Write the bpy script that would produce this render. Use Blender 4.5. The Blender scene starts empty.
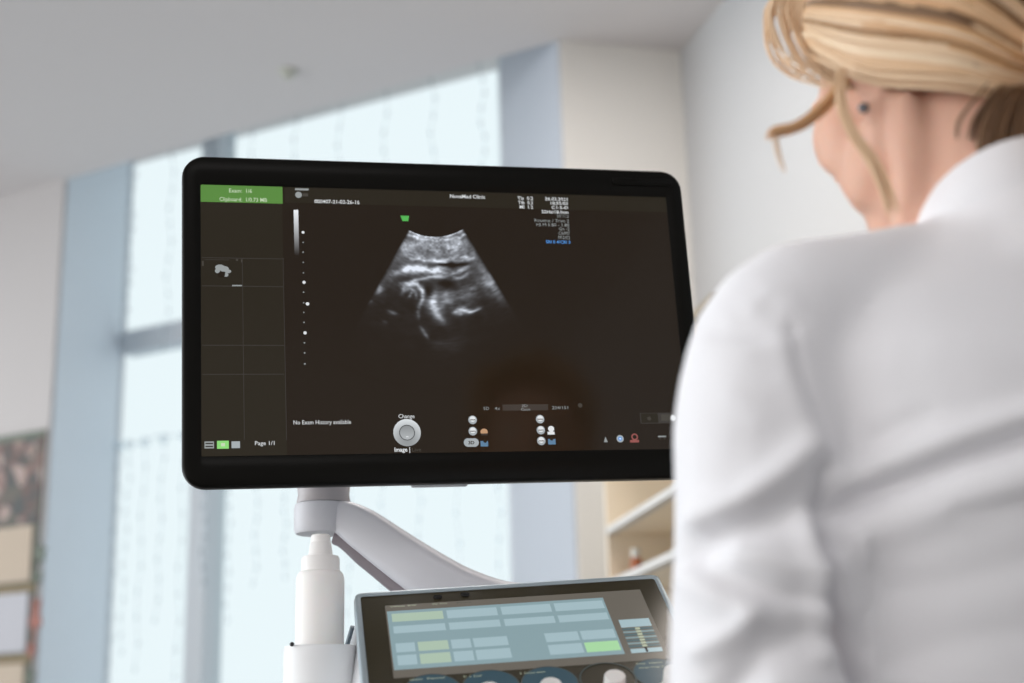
import bpy, bmesh, math, random
import numpy as np
from mathutils import Vector, Matrix, noise
random.seed(7)
rng = np.random.default_rng(5)
SC = bpy.context.scene
COL = SC.collection
PI = math.pi

# ------------------------------------------------------------------ camera
FPX = 1422.2
TILT, RHO = math.radians(15.2), math.radians(1.42)
CAM = np.array([0, 0, .8])
_u0 = np.array([0, -math.sin(TILT), math.cos(TILT)])
FW = np.array([0, math.cos(TILT), math.sin(TILT)])
RT = math.cos(RHO)*np.array([1., 0, 0]) - math.sin(RHO)*_u0
UP = math.sin(RHO)*np.array([1., 0, 0]) + math.cos(RHO)*_u0

def ray(x, y):
    return FW + (x-512)/FPX*RT - (y-341.5)/FPX*UP
def P(x, y, Y):                     # photo pixel at world depth Y
    d = ray(x, y); return CAM + d*(Y/d[1])
def PZ(x, y, z):                    # photo pixel on a horizontal plane
    d = ray(x, y); return CAM + d*((z-CAM[2])/d[2])
def PL(x, y, p0, n):                # photo pixel on a plane
    d = ray(x, y); return CAM + d*(np.dot(np.asarray(p0)-CAM, n)/np.dot(d, n))
def proj(v):
    v = np.asarray(v)-CAM; z = v@FW
    return 512+FPX*(v@RT)/z, 341.5-FPX*(v@UP)/z

cd = bpy.data.cameras.new('camera'); cam = bpy.data.objects.new('camera', cd); COL.objects.link(cam)
cd.sensor_width = 36; cd.lens = 36*FPX/1024; cd.clip_start = .05
cam.matrix_world = Matrix([[RT[i], UP[i], -FW[i], CAM[i]] for i in range(3)] + [[0, 0, 0, 1]])
cd.dof.use_dof = True; cd.dof.focus_distance = 1.44; cd.dof.aperture_fstop = 3.2
SC.camera = cam

# ------------------------------------------------------------------ materials
def lin(c):
    c = c/255.
    return c/12.92 if c <= .04045 else ((c+.055)/1.055)**2.4
def rgb(r, g, b): return (lin(r), lin(g), lin(b), 1)
def mat(name, col, rough=.5, metal=0, spec=.5, bump=0, bscale=60, var=0, coat=0, trans=0, sss=0, sheen=0):
    m = bpy.data.materials.new(name); m.use_nodes = True
    nt = m.node_tree; b = nt.nodes['Principled BSDF']
    b.inputs['Base Color'].default_value = col
    b.inputs['Roughness'].default_value = rough
    b.inputs['Metallic'].default_value = metal
    b.inputs['Specular IOR Level'].default_value = spec
    b.inputs['Coat Weight'].default_value = coat
    b.inputs['Transmission Weight'].default_value = trans
    b.inputs['Sheen Weight'].default_value = sheen
    if sss:
        b.inputs['Subsurface Weight'].default_value = sss
        b.inputs['Subsurface Radius'].default_value = (.012, .005, .003)
    if bump or var:
        tc = nt.nodes.new('ShaderNodeTexCoord')
        n = nt.nodes.new('ShaderNodeTexNoise'); n.inputs['Scale'].default_value = bscale; n.inputs['Detail'].default_value = 6
        nt.links.new(tc.outputs['Object'], n.inputs['Vector'])
        if bump:
            bp = nt.nodes.new('ShaderNodeBump'); bp.inputs['Strength'].default_value = bump; bp.inputs['Distance'].default_value = .002
            nt.links.new(n.outputs['Fac'], bp.inputs['Height']); nt.links.new(bp.outputs['Normal'], b.inputs['Normal'])
        if var:
            mx = nt.nodes.new('ShaderNodeMix'); mx.data_type = 'RGBA'
            mx.inputs['A'].default_value = tuple(c*(1-var) for c in col[:3])+(1,)
            mx.inputs['B'].default_value = tuple(min(1, c*(1+var)) for c in col[:3])+(1,)
            nt.links.new(n.outputs['Fac'], mx.inputs['Factor']); nt.links.new(mx.outputs['Result'], b.inputs['Base Color'])
    return m
def emis(name, col, s=1.0):          # something the display itself lights up, under its cover glass
    m = bpy.data.materials.new(name); m.use_nodes = True
    b = m.node_tree.nodes['Principled BSDF']
    b.inputs['Base Color'].default_value = (.004, .004, .004, 1); b.inputs['Roughness'].default_value = .12
    b.inputs['Specular IOR Level'].default_value = .35
    b.inputs['Emission Color'].default_value = col; b.inputs['Emission Strength'].default_value = s
    return m

M = {}
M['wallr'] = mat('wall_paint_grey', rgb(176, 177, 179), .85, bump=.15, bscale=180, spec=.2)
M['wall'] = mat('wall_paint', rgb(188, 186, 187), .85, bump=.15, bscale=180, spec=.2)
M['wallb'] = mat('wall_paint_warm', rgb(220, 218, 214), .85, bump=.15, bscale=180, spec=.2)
M['ceil'] = mat('ceiling_paint', rgb(199, 196, 197), .9, bump=.1, bscale=150, spec=.2)
M['lining2'] = mat('pillar_lining', rgb(174, 180, 190), .5)  # wall tone cooled, the pillar side's daylight put into the colour
M['lining'] = mat('reveal_lining', rgb(222, 232, 242), .5)  # paler and bluer than the wall, window daylight put into the colour
M['floor'] = mat('floor_vinyl', rgb(108, 105, 104), .45, var=.06, bscale=5)
M['frame'] = mat('window_frame', rgb(205, 214, 222), .45)
M['bezel'] = mat('bezel_black', rgb(15, 14, 11), .3, spec=.12, bump=.03, bscale=900)
M['shell'] = mat('shell_grey', rgb(176, 180, 184), .4)
M['arm'] = mat('arm_paint', rgb(206, 206, 212), .38, spec=.5)
M['gasket'] = mat('gasket_grey', rgb(112, 126, 136), .5)
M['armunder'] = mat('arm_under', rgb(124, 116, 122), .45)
M['armdark'] = mat('arm_joint', rgb(178, 172, 174), .35)
M['console'] = mat('console_plastic', rgb(222, 224, 227), .45)
M['silver'] = mat('panel_rim', rgb(170, 184, 192), .32, metal=.25)
M['knob'] = mat('knob_silver', rgb(205, 205, 205), .3, metal=.35)
M['knobcap'] = mat('knob_cap', rgb(232, 230, 228), .35)
M['dark'] = mat('rubber_dark', rgb(40, 40, 42), .7)
M['bottle'] = mat('bottle_plastic', rgb(252, 250, 248), .42, sss=.1)
M['cap'] = mat('cap_plastic', rgb(247, 245, 244), .38)
M['holder'] = mat('holder_plastic', rgb(240, 241, 243), .4)
M['coat'] = mat('coat_cotton', rgb(240, 239, 243), .9, spec=.15, sheen=.15, bump=.25, bscale=900)
M['skin'] = mat('skin', rgb(226, 180, 158), .5, spec=.35, sss=.25, var=.05, bscale=30)
M['shirt'] = M['coat']
M['trouser'] = mat('trouser_cloth', rgb(196, 200, 208), .9)
M['shoe'] = mat('shoe_leather', rgb(225, 225, 225), .5)
M['ear'] = mat('earring_stone', rgb(120, 124, 130), .15, metal=.8)
M['eye'] = mat('eye_white', rgb(230, 228, 224), .2)
M['shelfw'] = mat('shelf_edge', rgb(208, 206, 203), .5)
M['edgeb'] = mat('shelf_edge_brown', rgb(150, 138, 120), .6)
M['beige'] = mat('shelf_board', rgb(246, 233, 212), .6, var=.05, bscale=8)
M['amber'] = mat('amber_bottle', rgb(176, 98, 56), .3)
M['capw'] = mat('small_cap', rgb(225, 225, 220), .5)
M['fitting'] = mat('ceiling_fitting', rgb(186, 187, 178), .6)
def clear(name, col, t):
    m = mat(name, col, .5); nt = m.node_tree
    m.node_tree.nodes['Principled BSDF'].inputs['Alpha'].default_value = t
    return m
M['wire'] = clear('garland_wire', rgb(205, 225, 235), .2)
M['bulb'] = clear('garland_bulb', rgb(185, 214, 230), .2)
M['paper'] = mat('calendar_paper', rgb(178, 165, 150), .8, var=.05, bscale=30)
M['paperline'] = mat('calendar_strip', rgb(120, 108, 84), .8, var=.3, bscale=60)
M['paperwhite'] = mat('calendar_white', rgb(174, 176, 184), .8)
M['board'] = mat('calendar_board', rgb(100, 108, 104), .8)

def hairmat():
    m = bpy.data.materials.new('hair_blonde'); m.use_nodes = True; nt = m.node_tree; b = nt.nodes['Principled BSDF']
    g = nt.nodes.new('ShaderNodeAttribute'); g.attribute_name = 'tone'; r = nt.nodes.new('ShaderNodeValToRGB')
    r.color_ramp.elements[0].color = rgb(96, 66, 40); r.color_ramp.elements[1].color = rgb(240, 216, 186)
    e = r.color_ramp.elements.new(.4); e.color = rgb(212, 166, 120)
    nt.links.new(g.outputs['Fac'], r.inputs['Fac']); nt.links.new(r.outputs['Color'], b.inputs['Base Color'])
    b.inputs['Roughness'].default_value = .42; b.inputs['Specular IOR Level'].default_value = .5
    b.inputs['Subsurface Weight'].default_value = .0
    return m
M['hair'] = hairmat()
M['hairroot'] = mat('hair_under', rgb(120, 82, 52), .6, var=.25, bscale=80)

def glassmat():
    m = bpy.data.materials.new('window_glass'); m.use_nodes = True; nt = m.node_tree
    for n in list(nt.nodes): nt.nodes.remove(n)
    o = nt.nodes.new('ShaderNodeOutputMaterial'); t = nt.nodes.new('ShaderNodeBsdfTransparent'); g = nt.nodes.new('ShaderNodeBsdfGlossy')
    g.inputs['Roughness'].default_value = .02; t.inputs['Color'].default_value = (.96, .985, .985, 1)
    lw = nt.nodes.new('ShaderNodeLayerWeight'); lw.inputs['Blend'].default_value = .5
    fr = nt.nodes.new('ShaderNodeMath'); fr.operation = 'POWER'; fr.inputs[1].default_value = 5
    nt.links.new(lw.outputs['Facing'], fr.inputs[0])
    mx = nt.nodes.new('ShaderNodeMixShader')
    nt.links.new(fr.outputs[0], mx.inputs[0]); nt.links.new(t.outputs[0], mx.inputs[1]); nt.links.new(g.outputs[0], mx.inputs[2])
    nt.links.new(mx.outputs[0], o.inputs['Surface']); return m
M['glass'] = glassmat()

def picmat():                        # printed bouquet of the calendar
    m = bpy.data.materials.new('calendar_print'); m.use_nodes = True; nt = m.node_tree; b = nt.nodes['Principled BSDF']
    tc = nt.nodes.new('ShaderNodeTexCoord'); v = nt.nodes.new('ShaderNodeTexVoronoi'); v.inputs['Scale'].default_value = 19
    n = nt.nodes.new('ShaderNodeTexNoise'); n.inputs['Scale'].default_value = 26; n.inputs['Detail'].default_value = 4
    r = nt.nodes.new('ShaderNodeValToRGB'); r.color_ramp.interpolation = 'EASE'
    cs = [(0, rgb(44, 54, 48)), (.35, rgb(72, 70, 62)), (.52, rgb(112, 84, 78)), (.66, rgb(158, 140, 134)), (.8, rgb(88, 62, 56)), (1, rgb(46, 52, 54))]
    r.color_ramp.elements[0].color = cs[0][1]; r.color_ramp.elements[1].color = cs[-1][1]
    for p_, c in cs[1:-1]:
        e = r.color_ramp.elements.new(p_); e.color = c
    mx = nt.nodes.new('ShaderNodeMath'); mx.operation = 'MULTIPLY_ADD'; mx.inputs[1].default_value = .75
    nt.links.new(tc.outputs['Object'], v.inputs['Vector']); nt.links.new(tc.outputs['Object'], n.inputs['Vector'])
    sc_ = nt.nodes.new('ShaderNodeMath'); sc_.operation = 'MULTIPLY'; sc_.inputs[1].default_value = .55
    nt.links.new(n.outputs['Fac'], sc_.inputs[0])
    sep = nt.nodes.new('ShaderNodeSeparateColor'); nt.links.new(v.outputs['Color'], sep.inputs[0])
    nt.links.new(sep.outputs[0], mx.inputs[0]); nt.links.new(sc_.outputs[0], mx.inputs[2])
    nt.links.new(mx.outputs[0], r.inputs['Fac']); nt.links.new(r.outputs['Color'], b.inputs['Base Color'])
    b.inputs['Roughness'].default_value = .55; return m
M['print'] = picmat()
M['leafg'] = mat('cutout_green', rgb(98, 108, 98), .7, var=.35, bscale=50)
M['leafr'] = mat('cutout_red', rgb(150, 98, 88), .7, var=.3, bscale=50)

# ------------------------------------------------------------------ mesh helpers
class MB:
    def __init__(s): s.v = []; s.f = []; s.m = []
    def add(s, vs, fs, mi=0):
        b = len(s.v); s.v += [tuple(map(float, v)) for v in vs]
        for f in fs: s.f.append(tuple(i+b for i in f)); s.m.append(mi)
    def box(s, lo, hi, mi=0):
        x0, y0, z0 = lo; x1, y1, z1 = hi
        s.add([(x0,y0,z0),(x1,y0,z0),(x1,y1,z0),(x0,y1,z0),(x0,y0,z1),(x1,y0,z1),(x1,y1,z1),(x0,y1,z1)],
              [(0,3,2,1),(4,5,6,7),(0,1,5,4),(1,2,6,5),(2,3,7,6),(3,0,4,7)], mi)
    def prism(s, poly, z0, z1, mi=0):            # footprint extruded up
        n = len(poly)
        a = sum(poly[i][0]*poly[(i+1)%n][1]-poly[(i+1)%n][0]*poly[i][1] for i in range(n))
        if a < 0: poly = poly[::-1]
        s.add([(p[0],p[1],z0) for p in poly]+[(p[0],p[1],z1) for p in poly],
              [tuple(range(n))[::-1], tuple(range(n,2*n))]+[(i,(i+1)%n,(i+1)%n+n,i+n) for i in range(n)], mi)
    def rings(s, rs, mi=0, cap0=True, cap1=True):
        n = len(rs[0]); vs = [p for r in rs for p in r]; fs = []
        for k in range(len(rs)-1):
            for i in range(n):
                j = (i+1)%n; fs.append((k*n+i, k*n+j, (k+1)*n+j, (k+1)*n+i))
        if cap0: fs.append(tuple(range(n))[::-1])
        if cap1: fs.append(tuple(range((len(rs)-1)*n, len(rs)*n)))
        s.add(vs, fs, mi)
    def tube(s, pts, rad, n=12, mi=0, flat=1.0, upv=None, caps=True, rounded=False):
        pts = [Vector(p) for p in pts]; m = len(pts)
        if not hasattr(rad, '__len__'): rad = [rad]*m
        rs = []; prev = Vector(upv) if upv is not None else None
        for k in range(m):
            t = (pts[min(k+1,m-1)]-pts[max(k-1,0)]).normalized()
            if prev is None:
                prev = Vector((0,0,1)) if abs(t.z) < .9 else Vector((1,0,0))
            a = prev - t*prev.dot(t); a.normalize(); b = t.cross(a); prev = a
            if rounded:   # superellipse section
                ring = []
                for i in range(n):
                    th = 2*PI*i/n; c, q = math.cos(th), math.sin(th)
                    ring.append(pts[k]+a*(rad[k]*math.copysign(abs(c)**.5, c))+b*(rad[k]*flat*math.copysign(abs(q)**.5, q)))
            else:
                ring = [pts[k]+a*(rad[k]*math.cos(2*PI*i/n))+b*(rad[k]*flat*math.sin(2*PI*i/n)) for i in range(n)]
            rs.append(ring)
        s.rings(rs, mi, caps, caps)
    def lathe(s, prof, n=32, c=(0,0,0), mi=0, cap0=True, cap1=True, ax=None):
        rs = []
        for r, z in prof:
            ring = []
            for i in range(n):
                th = 2*PI*i/n
                if ax is None: ring.append((c[0]+r*math.cos(th), c[1]+r*math.sin(th), c[2]+z))
                else:
                    e1, e2, e3 = ax
                    ring.append(Vector(c)+Vector(e1)*(r*math.cos(th))+Vector(e2)*(r*math.sin(th))+Vector(e3)*z)
            rs.append(ring)
        s.rings(rs, mi, cap0, cap1)
    def ell(s, c, r, R=None, nu=24, nv=14, mi=0):
        rs = []; c = Vector(c)
        for k in range(1, nv):
            ph = PI*k/nv-PI/2
            ring = []
            for i in range(nu):
                th = 2*PI*i/nu
                v = Vector((r[0]*math.cos(ph)*math.cos(th), r[1]*math.cos(ph)*math.sin(th), r[2]*math.sin(ph)))
                if R is not None: v = R @ v
                ring.append(c+v)
            rs.append(ring)
        s.rings(rs, mi)
    def mesh(s, name):
        me = bpy.data.meshes.new(name); me.from_pydata(s.v, [], s.f)
        me.polygons.foreach_set('material_index', s.m); me.update(); return me
    def build(s, name, mats, parent=None, smooth=None, bevel=0, bseg=2, origin=None):
        me = s.mesh(name)
        for m in (mats if isinstance(mats, list) else [mats]): me.materials.append(m)
        bm = bmesh.new(); bm.from_mesh(me); bmesh.ops.recalc_face_normals(bm, faces=bm.faces); bm.to_mesh(me); bm.free()
        return link(name, me, parent, smooth, bevel, bseg, origin)
def link(name, me, parent=None, smooth=None, bevel=0, bseg=2, origin=None):
    o = bpy.data.objects.new(name, me); COL.objects.link(o)
    if origin is not None:
        me.transform(Matrix.Translation(-Vector(origin))); o.location = origin
    if parent is not None:
        o.parent = parent; o.matrix_parent_inverse = Matrix.Identity(4)
        w = wloc(parent)
        if w is not None and origin is None: me.transform(w.inverted())
        elif origin is not None and w is not None:
            o.location = w.inverted() @ Vector(origin)
    if smooth is not None:
        me.shade_smooth()
        if smooth < 180: me.set_sharp_from_angle(angle=math.radians(smooth))
    if bevel:
        b = o.modifiers.new('bevel', 'BEVEL'); b.width = bevel; b.segments = bseg; b.limit_method = 'ANGLE'; b.angle_limit = math.radians(40)
    return o
WM = {}
def wloc(o):
    m = o.matrix_basis.copy(); p = o.parent
    while p is not None: m = p.matrix_basis @ m; p = p.parent
    return m
def thing(name, label, cat, loc, group=None):
    o = bpy.data.objects.new(name, None); COL.objects.link(o); o.location = loc; o.empty_display_size = .05
    return tag(o, label, cat, group)
def tag(o, label, cat, group=None):
    o['label'] = label; o['category'] = cat
    if group: o['group'] = group
    return o
def struct(o): o['kind'] = 'structure'; return o
def evalmesh(me, mods):
    o = bpy.data.objects.new('scratch', me); COL.objects.link(o)
    for t, kw in mods:
        m = o.modifiers.new(t, t)
        for k, v in kw.items(): setattr(m, k, v)
    dg = bpy.context.evaluated_depsgraph_get(); dg.update()
    r = bpy.data.meshes.new_from_object(o.evaluated_get(dg))
    bpy.data.objects.remove(o); return r
def spline(pts, n):                   # Catmull-Rom through points
    p = np.array(pts, float); p = np.vstack([2*p[0]-p[1], p, 2*p[-1]-p[-2]]); out = []
    m = len(p)-3
    for q in np.linspace(0, m-1e-6, n):
        i = int(q); t = q-i; a, b, c, d = p[i:i+4]
        out.append(.5*((2*b)+(-a+c)*t+(2*a-5*b+4*c-d)*t*t+(-a+3*b-3*c+d)*t**3))
    return out

# ------------------------------------------------------------------ the room
HZ = 2.7
a0, K, Q = PZ(0, 198, HZ), PZ(560, 40, HZ), PZ(680, 52, HZ)
dA = (a0-K); dA[2] = 0; dA /= np.linalg.norm(dA)           # along the window wall, leftwards
nA = np.array([-dA[1], dA[0], 0]);
if nA[1] < 0: nA = -nA                                       # away from the room
cpt = PZ(725, 0, HZ); dC = cpt-Q; dC[2] = 0; dC /= np.linalg.norm(dC)
L65 = PL(65, 182, K, nA)
DW = .40
wp = K+nA*DW                                                 # a point of the window plane
W0 = PL(124, 250, wp, nA); W1 = PL(504, 120, wp, nA)
def xy(p): return (float(p[0]), float(p[1]))
far = K+dA*3.7
wl = MB(); wl.prism([xy(far), xy(L65), xy(W0), xy(W0+nA*.02+dA*.03), xy(W0+nA*.2+dA*.4), xy(far+nA*.6)], 0, 3.1)
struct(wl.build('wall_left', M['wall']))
nB = Q-K; nB[2] = 0; nB /= np.linalg.norm(nB); nBo = np.array([-nB[1], nB[0], 0])
if nBo[1] < 0: nBo = -nBo
wb = MB(); wb.prism([xy(K), xy(Q), xy(Q+nBo*.9), xy(W1+nA*.25), xy(W1)], 0, 3.1)
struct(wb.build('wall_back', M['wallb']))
nC = np.array([-dC[1], dC[0], 0])
if nC[0] < 0: nC = -nC
wr = MB(); e = Q+dC*7.5; wr.prism([xy(Q), xy(e), xy(e+nC*.15), xy(Q+nC*.15)], 0, 3.1)
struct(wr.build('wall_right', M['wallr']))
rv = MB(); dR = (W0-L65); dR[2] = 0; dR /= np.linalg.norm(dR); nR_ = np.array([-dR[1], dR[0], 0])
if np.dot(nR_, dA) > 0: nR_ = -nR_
rv.prism([xy(L65+dR*.012), xy(W0), xy(W0+nR_*.006), xy(L65+dR*.012+nR_*.006)], .45, 3.05); struct(rv.build('trim_2', M['lining']))  # added thin panel carrying the reveal's daylight tint
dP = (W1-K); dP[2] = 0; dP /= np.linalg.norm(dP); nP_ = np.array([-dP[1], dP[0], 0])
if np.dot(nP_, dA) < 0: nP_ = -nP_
rv = MB(); rv.prism([xy(K+dP*.008), xy(W1), xy(W1+nP_*.006), xy(K+dP*.008+nP_*.006)], .45, 3.05); struct(rv.build('trim_3', M['lining2']))  # added thin panel carrying the daylight tint of the pillar side
# floor and ceiling
bl = np.array([far[0], -3.4, 0])
fl = MB(); fl.prism([xy(far+nA*.6), xy(W1+nA*.3), xy(Q+nBo*.9), xy(Q+nC*.15), xy(e+nC*.15), (e[0]+.15, -3.4), xy(bl)], -.1, 0)
struct(fl.build('floor', M['floor']))
ce = MB(); ce.prism([xy(far), xy(K), xy(Q), xy(e), (e[0], -3.4), xy(bl)], HZ, HZ+.35)
ce.prism([xy(far+nA*.6), xy(W1+nA*.3), xy(Q+nBo*.9), xy(K), xy(far)], 3.05, 3.15)
struct(ce.build('ceiling', M['ceil']))
# parapet under the window
pr = MB(); pr.prism([xy(W0-nA*.0), xy(W1), xy(W1+nA*.2), xy(W0+nA*.2)], 0, .42)
struct(pr.build('wall_window', M['wall']))
sl = MB(); sl.prism([xy(W0-nA*.16), xy(W1-nA*.16-dA*-.02), xy(W1+nA*.05), xy(W0+nA*.05)], .42, .45)
struct(sl.build('trim_1', M['frame'], bevel=.006))
# window: frame, mullion, transom, panes
def wpt(x, y, off=0): return PL(x, y, wp+nA*off, nA)
wlen = float(np.dot(W0-W1, dA))
def s_of(p): return float(np.dot(p-W1, dA))
wf = MB()
def wbox(s0, s1, z0, z1, f0, f1, mi=0):
    q = [W1+dA*s0+nA*f0, W1+dA*s1+nA*f0, W1+dA*s1+nA*f1, W1+dA*s0+nA*f1]
    wf.prism([xy(p) for p in q], z0, z1, mi)
sm0, sm1 = s_of(wpt(218, 560)), s_of(wpt(188, 560))         # mullion
zt1, zt0 = wpt(150, 327)[2], wpt(150, 345)[2]
zt0 = zt1-.085
smc = (sm0+sm1)/2
wbox(smc-.035, smc+.045, .45, 3.05, -.03, .07)
wbox(-.03, .02, .45, 3.05, .0, .07); wbox(wlen-.006, wlen+.02, .45, 3.05, 0, .03)
wbox(0, wlen, .45, .52, -.01, .07); wbox(0, wlen, 2.99, 3.05, -.01, .07)
wbox(smc+.045, wlen-.02, zt0, zt1, -.012, .06); wbox(.02, smc-.035, zt0, zt1, -.012, .06)
win = struct(wf.build('window_1', M['frame'], bevel=.005))
for s0, s1 in ((.02, smc-.035), (smc+.045, wlen-.006)):
    for z0, z1 in ((.52, zt0), (zt1, 2.99)):
        wf = MB(); wbox(s0, s1, z0, z1, .03, .036); wf.build('pane', M['glass'], win)

# ------------------------------------------------------------------ string lights on the window
gar = MB()
gz = wpt(145, 437, -.03)[2]
def gp(s, z): return W1+dA*s-nA*.035+np.array([0, 0, z-W1[2]])
top = []
smax = wlen-.03
for i in range(41):
    s = smax*i/40; top.append(gp(s, gz-.02*math.sin(PI*((s/.28) % 1))))
gar.tube(top, .004, 6)
for i in range(15):
    s = smax-.03-(smax-.06)*(i/14)**1.3; n_ = random.randint(9, 14); L = random.uniform(.5, .85)
    gar.tube([gp(s+.008*math.sin(k*1.9+i), gz-.015-L*k/n_) for k in range(n_+1)], .0022, 5)
    for k in range(0, n_+1):
        gar.ell(gp(s+.008*math.sin(k*1.9+i), gz-.02-L*k/n_), (.006, .006, .011), nu=8, nv=6, mi=1)
    gar.ell(gp(s, gz-.02), (.018, .018, .02), nu=10, nv=6, mi=1)
ztop = 2.95
for i in range(9):
    s = .06+(smax-.1)*i/8; n_ = 12
    L = random.uniform(.55, 1.0)
    gar.tube([gp(s+.01*math.sin(k*1.7+i), ztop-L*k/n_) for k in range(n_+1)], .0022, 5)
    for k in range(n_+1): gar.ell(gp(s+.01*math.sin(k*1.7+i), ztop-L*k/n_), (.006, .006, .011), nu=8, nv=6, mi=1)
gar.tube([gp(smax*i/12, ztop) for i in range(13)], .004, 6)
tag(gar.build('string_lights', [M['wire'], M['bulb']], smooth=60), 'pale blue icicle string lights hanging across the bright window', 'string lights')

# ------------------------------------------------------------------ ceiling fitting
cf = PZ(288, 71, HZ)
ft = MB(); ft.lathe([(.03, 0), (.03, -.003), (.026, -.006), (.009, -.008), (.008, -.018), (.014, -.021), (.014, -.024), (.003, -.026)], 24, cf)
tag(ft.build('ceiling_fitting', M['fitting'], smooth=40, origin=cf), 'small pale round fitting on the grey ceiling', 'ceiling fitting')

# ------------------------------------------------------------------ wall calendar
cal0 = K-nA*.012
def cpx(x, y): return PL(x, y, cal0, nA)
ctop = cpx(44, 431); sR = float(np.dot(ctop-K, dA)); zT = ctop[2]
mpp = float(np.linalg.norm(cpx(44, 531)-ctop))/100
cal = thing('wall_calendar', 'three-block wall calendar with flower picture on left wall', 'calendar', K+dA*(sR+.15)+np.array([0, 0, zT-K[2]]))
def cbox(mb, s0, s1, z0, z1, f0, f1, mi=0):
    q = [K+dA*(sR+s0)-nA*f0, K+dA*(sR+s1)-nA*f0, K+dA*(sR+s1)-nA*f1, K+dA*(sR+s0)-nA*f1]
    mb.prism([xy(p) for p in q], zT+z0, zT+z1, mi)
CW = .30
def zrel(y): return -(y-431)*mpp
b_ = MB(); cbox(b_, 0, CW, zrel(760), 0, .0, .004); b_.build('backing_board', M['board'], cal)
b_ = MB(); cbox(b_, .003, CW-.003, zrel(521), zrel(433), .004, .007); b_.build('picture_panel', M['print'], cal)
b_ = MB(); cbox(b_, .0, CW, zrel(436), zrel(429), .003, .009); b_.build('header_strip', M['leafg'], cal)
for (y0, y1, mt) in ((523, 577, 'paper'), (588, 644, 'paperwhite'), (655, 705, 'paper')):
    b_ = MB(); cbox(b_, .025, CW-.02, zrel(y1), zrel(y0), .004, .012)
    pg = b_.build('month_pad', M[mt], cal)
    b_ = MB(); cbox(b_, .0, CW, zrel(y1+11), zrel(y1+2), .004, .008); b_.build('divider_strip', M['paperline'], cal)
for (cx, cy, w, h, mt, sd) in ((-.012, 552, .068, .075, 'leafg', 1), (-.006, 574, .05, .05, 'leafg', 2), (-.010, 612, .062, .15, 'leafr', 3), (.0, 642, .05, .06, 'leafr', 4), (.0, 668, .05, .07, 'leafg', 6)):
    b_ = MB(); n_ = 22; r2 = random.Random(sd); ring = []
    for i in range(n_):
        th = 2*PI*i/n_; rr = .72+.28*math.sin(5*th+sd)+r2.uniform(-.08, .08)
        p = K+dA*(sR+cx+w*.5*rr*math.cos(th)); ring.append((p, zT+zrel(cy)+h*.5*rr*math.sin(th)))
    vs = [(p-nA*.009)[:2].tolist()+[z] for p, z in ring]+[(p-nA*.005)[:2].tolist()+[z] for p, z in ring]
    b_.add(vs, [tuple(range(n_)), tuple(range(n_, 2*n_))[::-1]]+[(i, (i+1)%n_, (i+1)%n_+n_, i+n_) for i in range(n_)])
    b_.build('flower_cutout', M[mt], cal)

# ------------------------------------------------------------------ corner shelf unit
Yb = 3.3
S0 = P(607, 528, Yb)
dk = np.array([math.sin(math.radians(68)), math.cos(math.radians(68)), 0])      # back panel direction
df = np.array([math.sin(math.radians(-8)), math.cos(math.radians(-8)), 0])*-1   # shelf front edge comes towards the viewer
z1 = S0[2]; _t = np.linspace(0, 1, 400); _q = [S0+np.array([.10, -.62, 0])*2.3*t for t in _t]
z2 = P(698, 317, min(_q, key=lambda q: abs(proj(q)[0]-698))[1])[2]; z0 = P(607, 581, Yb)[2]
sh = thing('shelf_unit', 'open beige corner shelf unit with white edges beside back wall', 'shelf', (S0[0]+.25, S0[1]-.1, 0))
bk = MB(); nk = np.array([-dk[1], dk[0], 0])
bk.prism([xy(S0), xy(S0+dk*.34), xy(S0+dk*.34+nk*.006), xy(S0+nk*.006)], 0, z2-.02); bk.build('back_panel', M['beige'], sh)
wv = 1
def shelf_board(z, ext=1.9, em='shelfw'):
    b_ = MB()
    fL = S0; fR = S0+np.array([.10, -.62, 0])*ext
    poly = [xy(S0), xy(fR), xy(fR+np.array([.40, .15, 0])), xy(S0+dk*.34)]
    b_.prism(poly, z-.014, z, 0)
    o = b_.build('shelf_board', M['beige'], sh)
    e_ = MB(); d_ = (fR-fL)/np.linalg.norm(fR-fL); n_ = np.array([-d_[1], d_[0], 0]);
    if n_[0] > 0: n_ = -n_
    e_.prism([xy(fL+n_*.002), xy(fR+n_*.002), xy(fR+n_*.0005-n_*.02), xy(fL-n_*.02)], z-.015, z+.001)
    o2 = e_.build('edge_strip', M[em], o)
    return o
for z in (.3, z0, z1): shelf_board(z)
shelf_board(z2, next(e_ for e_ in np.arange(.2, 3, .01) if proj(S0+np.array([.10, -.62, 0])*e_+np.array([0, 0, z2-z1]))[0] > 711), 'edgeb')
pb = PZ(637, 579, z0)
tb = thing('small_bottle', 'little amber bottle with white cap standing on shelf behind console', 'bottle', pb)
s_ = 12*(Yb-.12)/FPX/2; hh = 30*(Yb-.12)/FPX
b_ = MB(); b_.lathe([(s_*.9, 0), (s_, .003), (s_, hh*.62), (s_*.8, hh*.7), (s_*.6, hh*.74)], 24, pb); b_.build('bottle_body', M['amber'], tb, smooth=40)
b_ = MB(); b_.lathe([(s_*.75, hh*.72), (s_*.8, hh*.74), (s_*.8, hh), (s_*.7, hh*1.03)], 24, pb); b_.build('bottle_cap', M['capw'], tb, smooth=40)

# ------------------------------------------------------------------ ultrasound machine
MLOC = np.array([-.0674823, 1.46792321, 1.22610141])
MR = np.array([[.9723, -.2309, -.0375], [.2312, .9729, .0051], [.0353, -.0136, .9993]])
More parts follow.
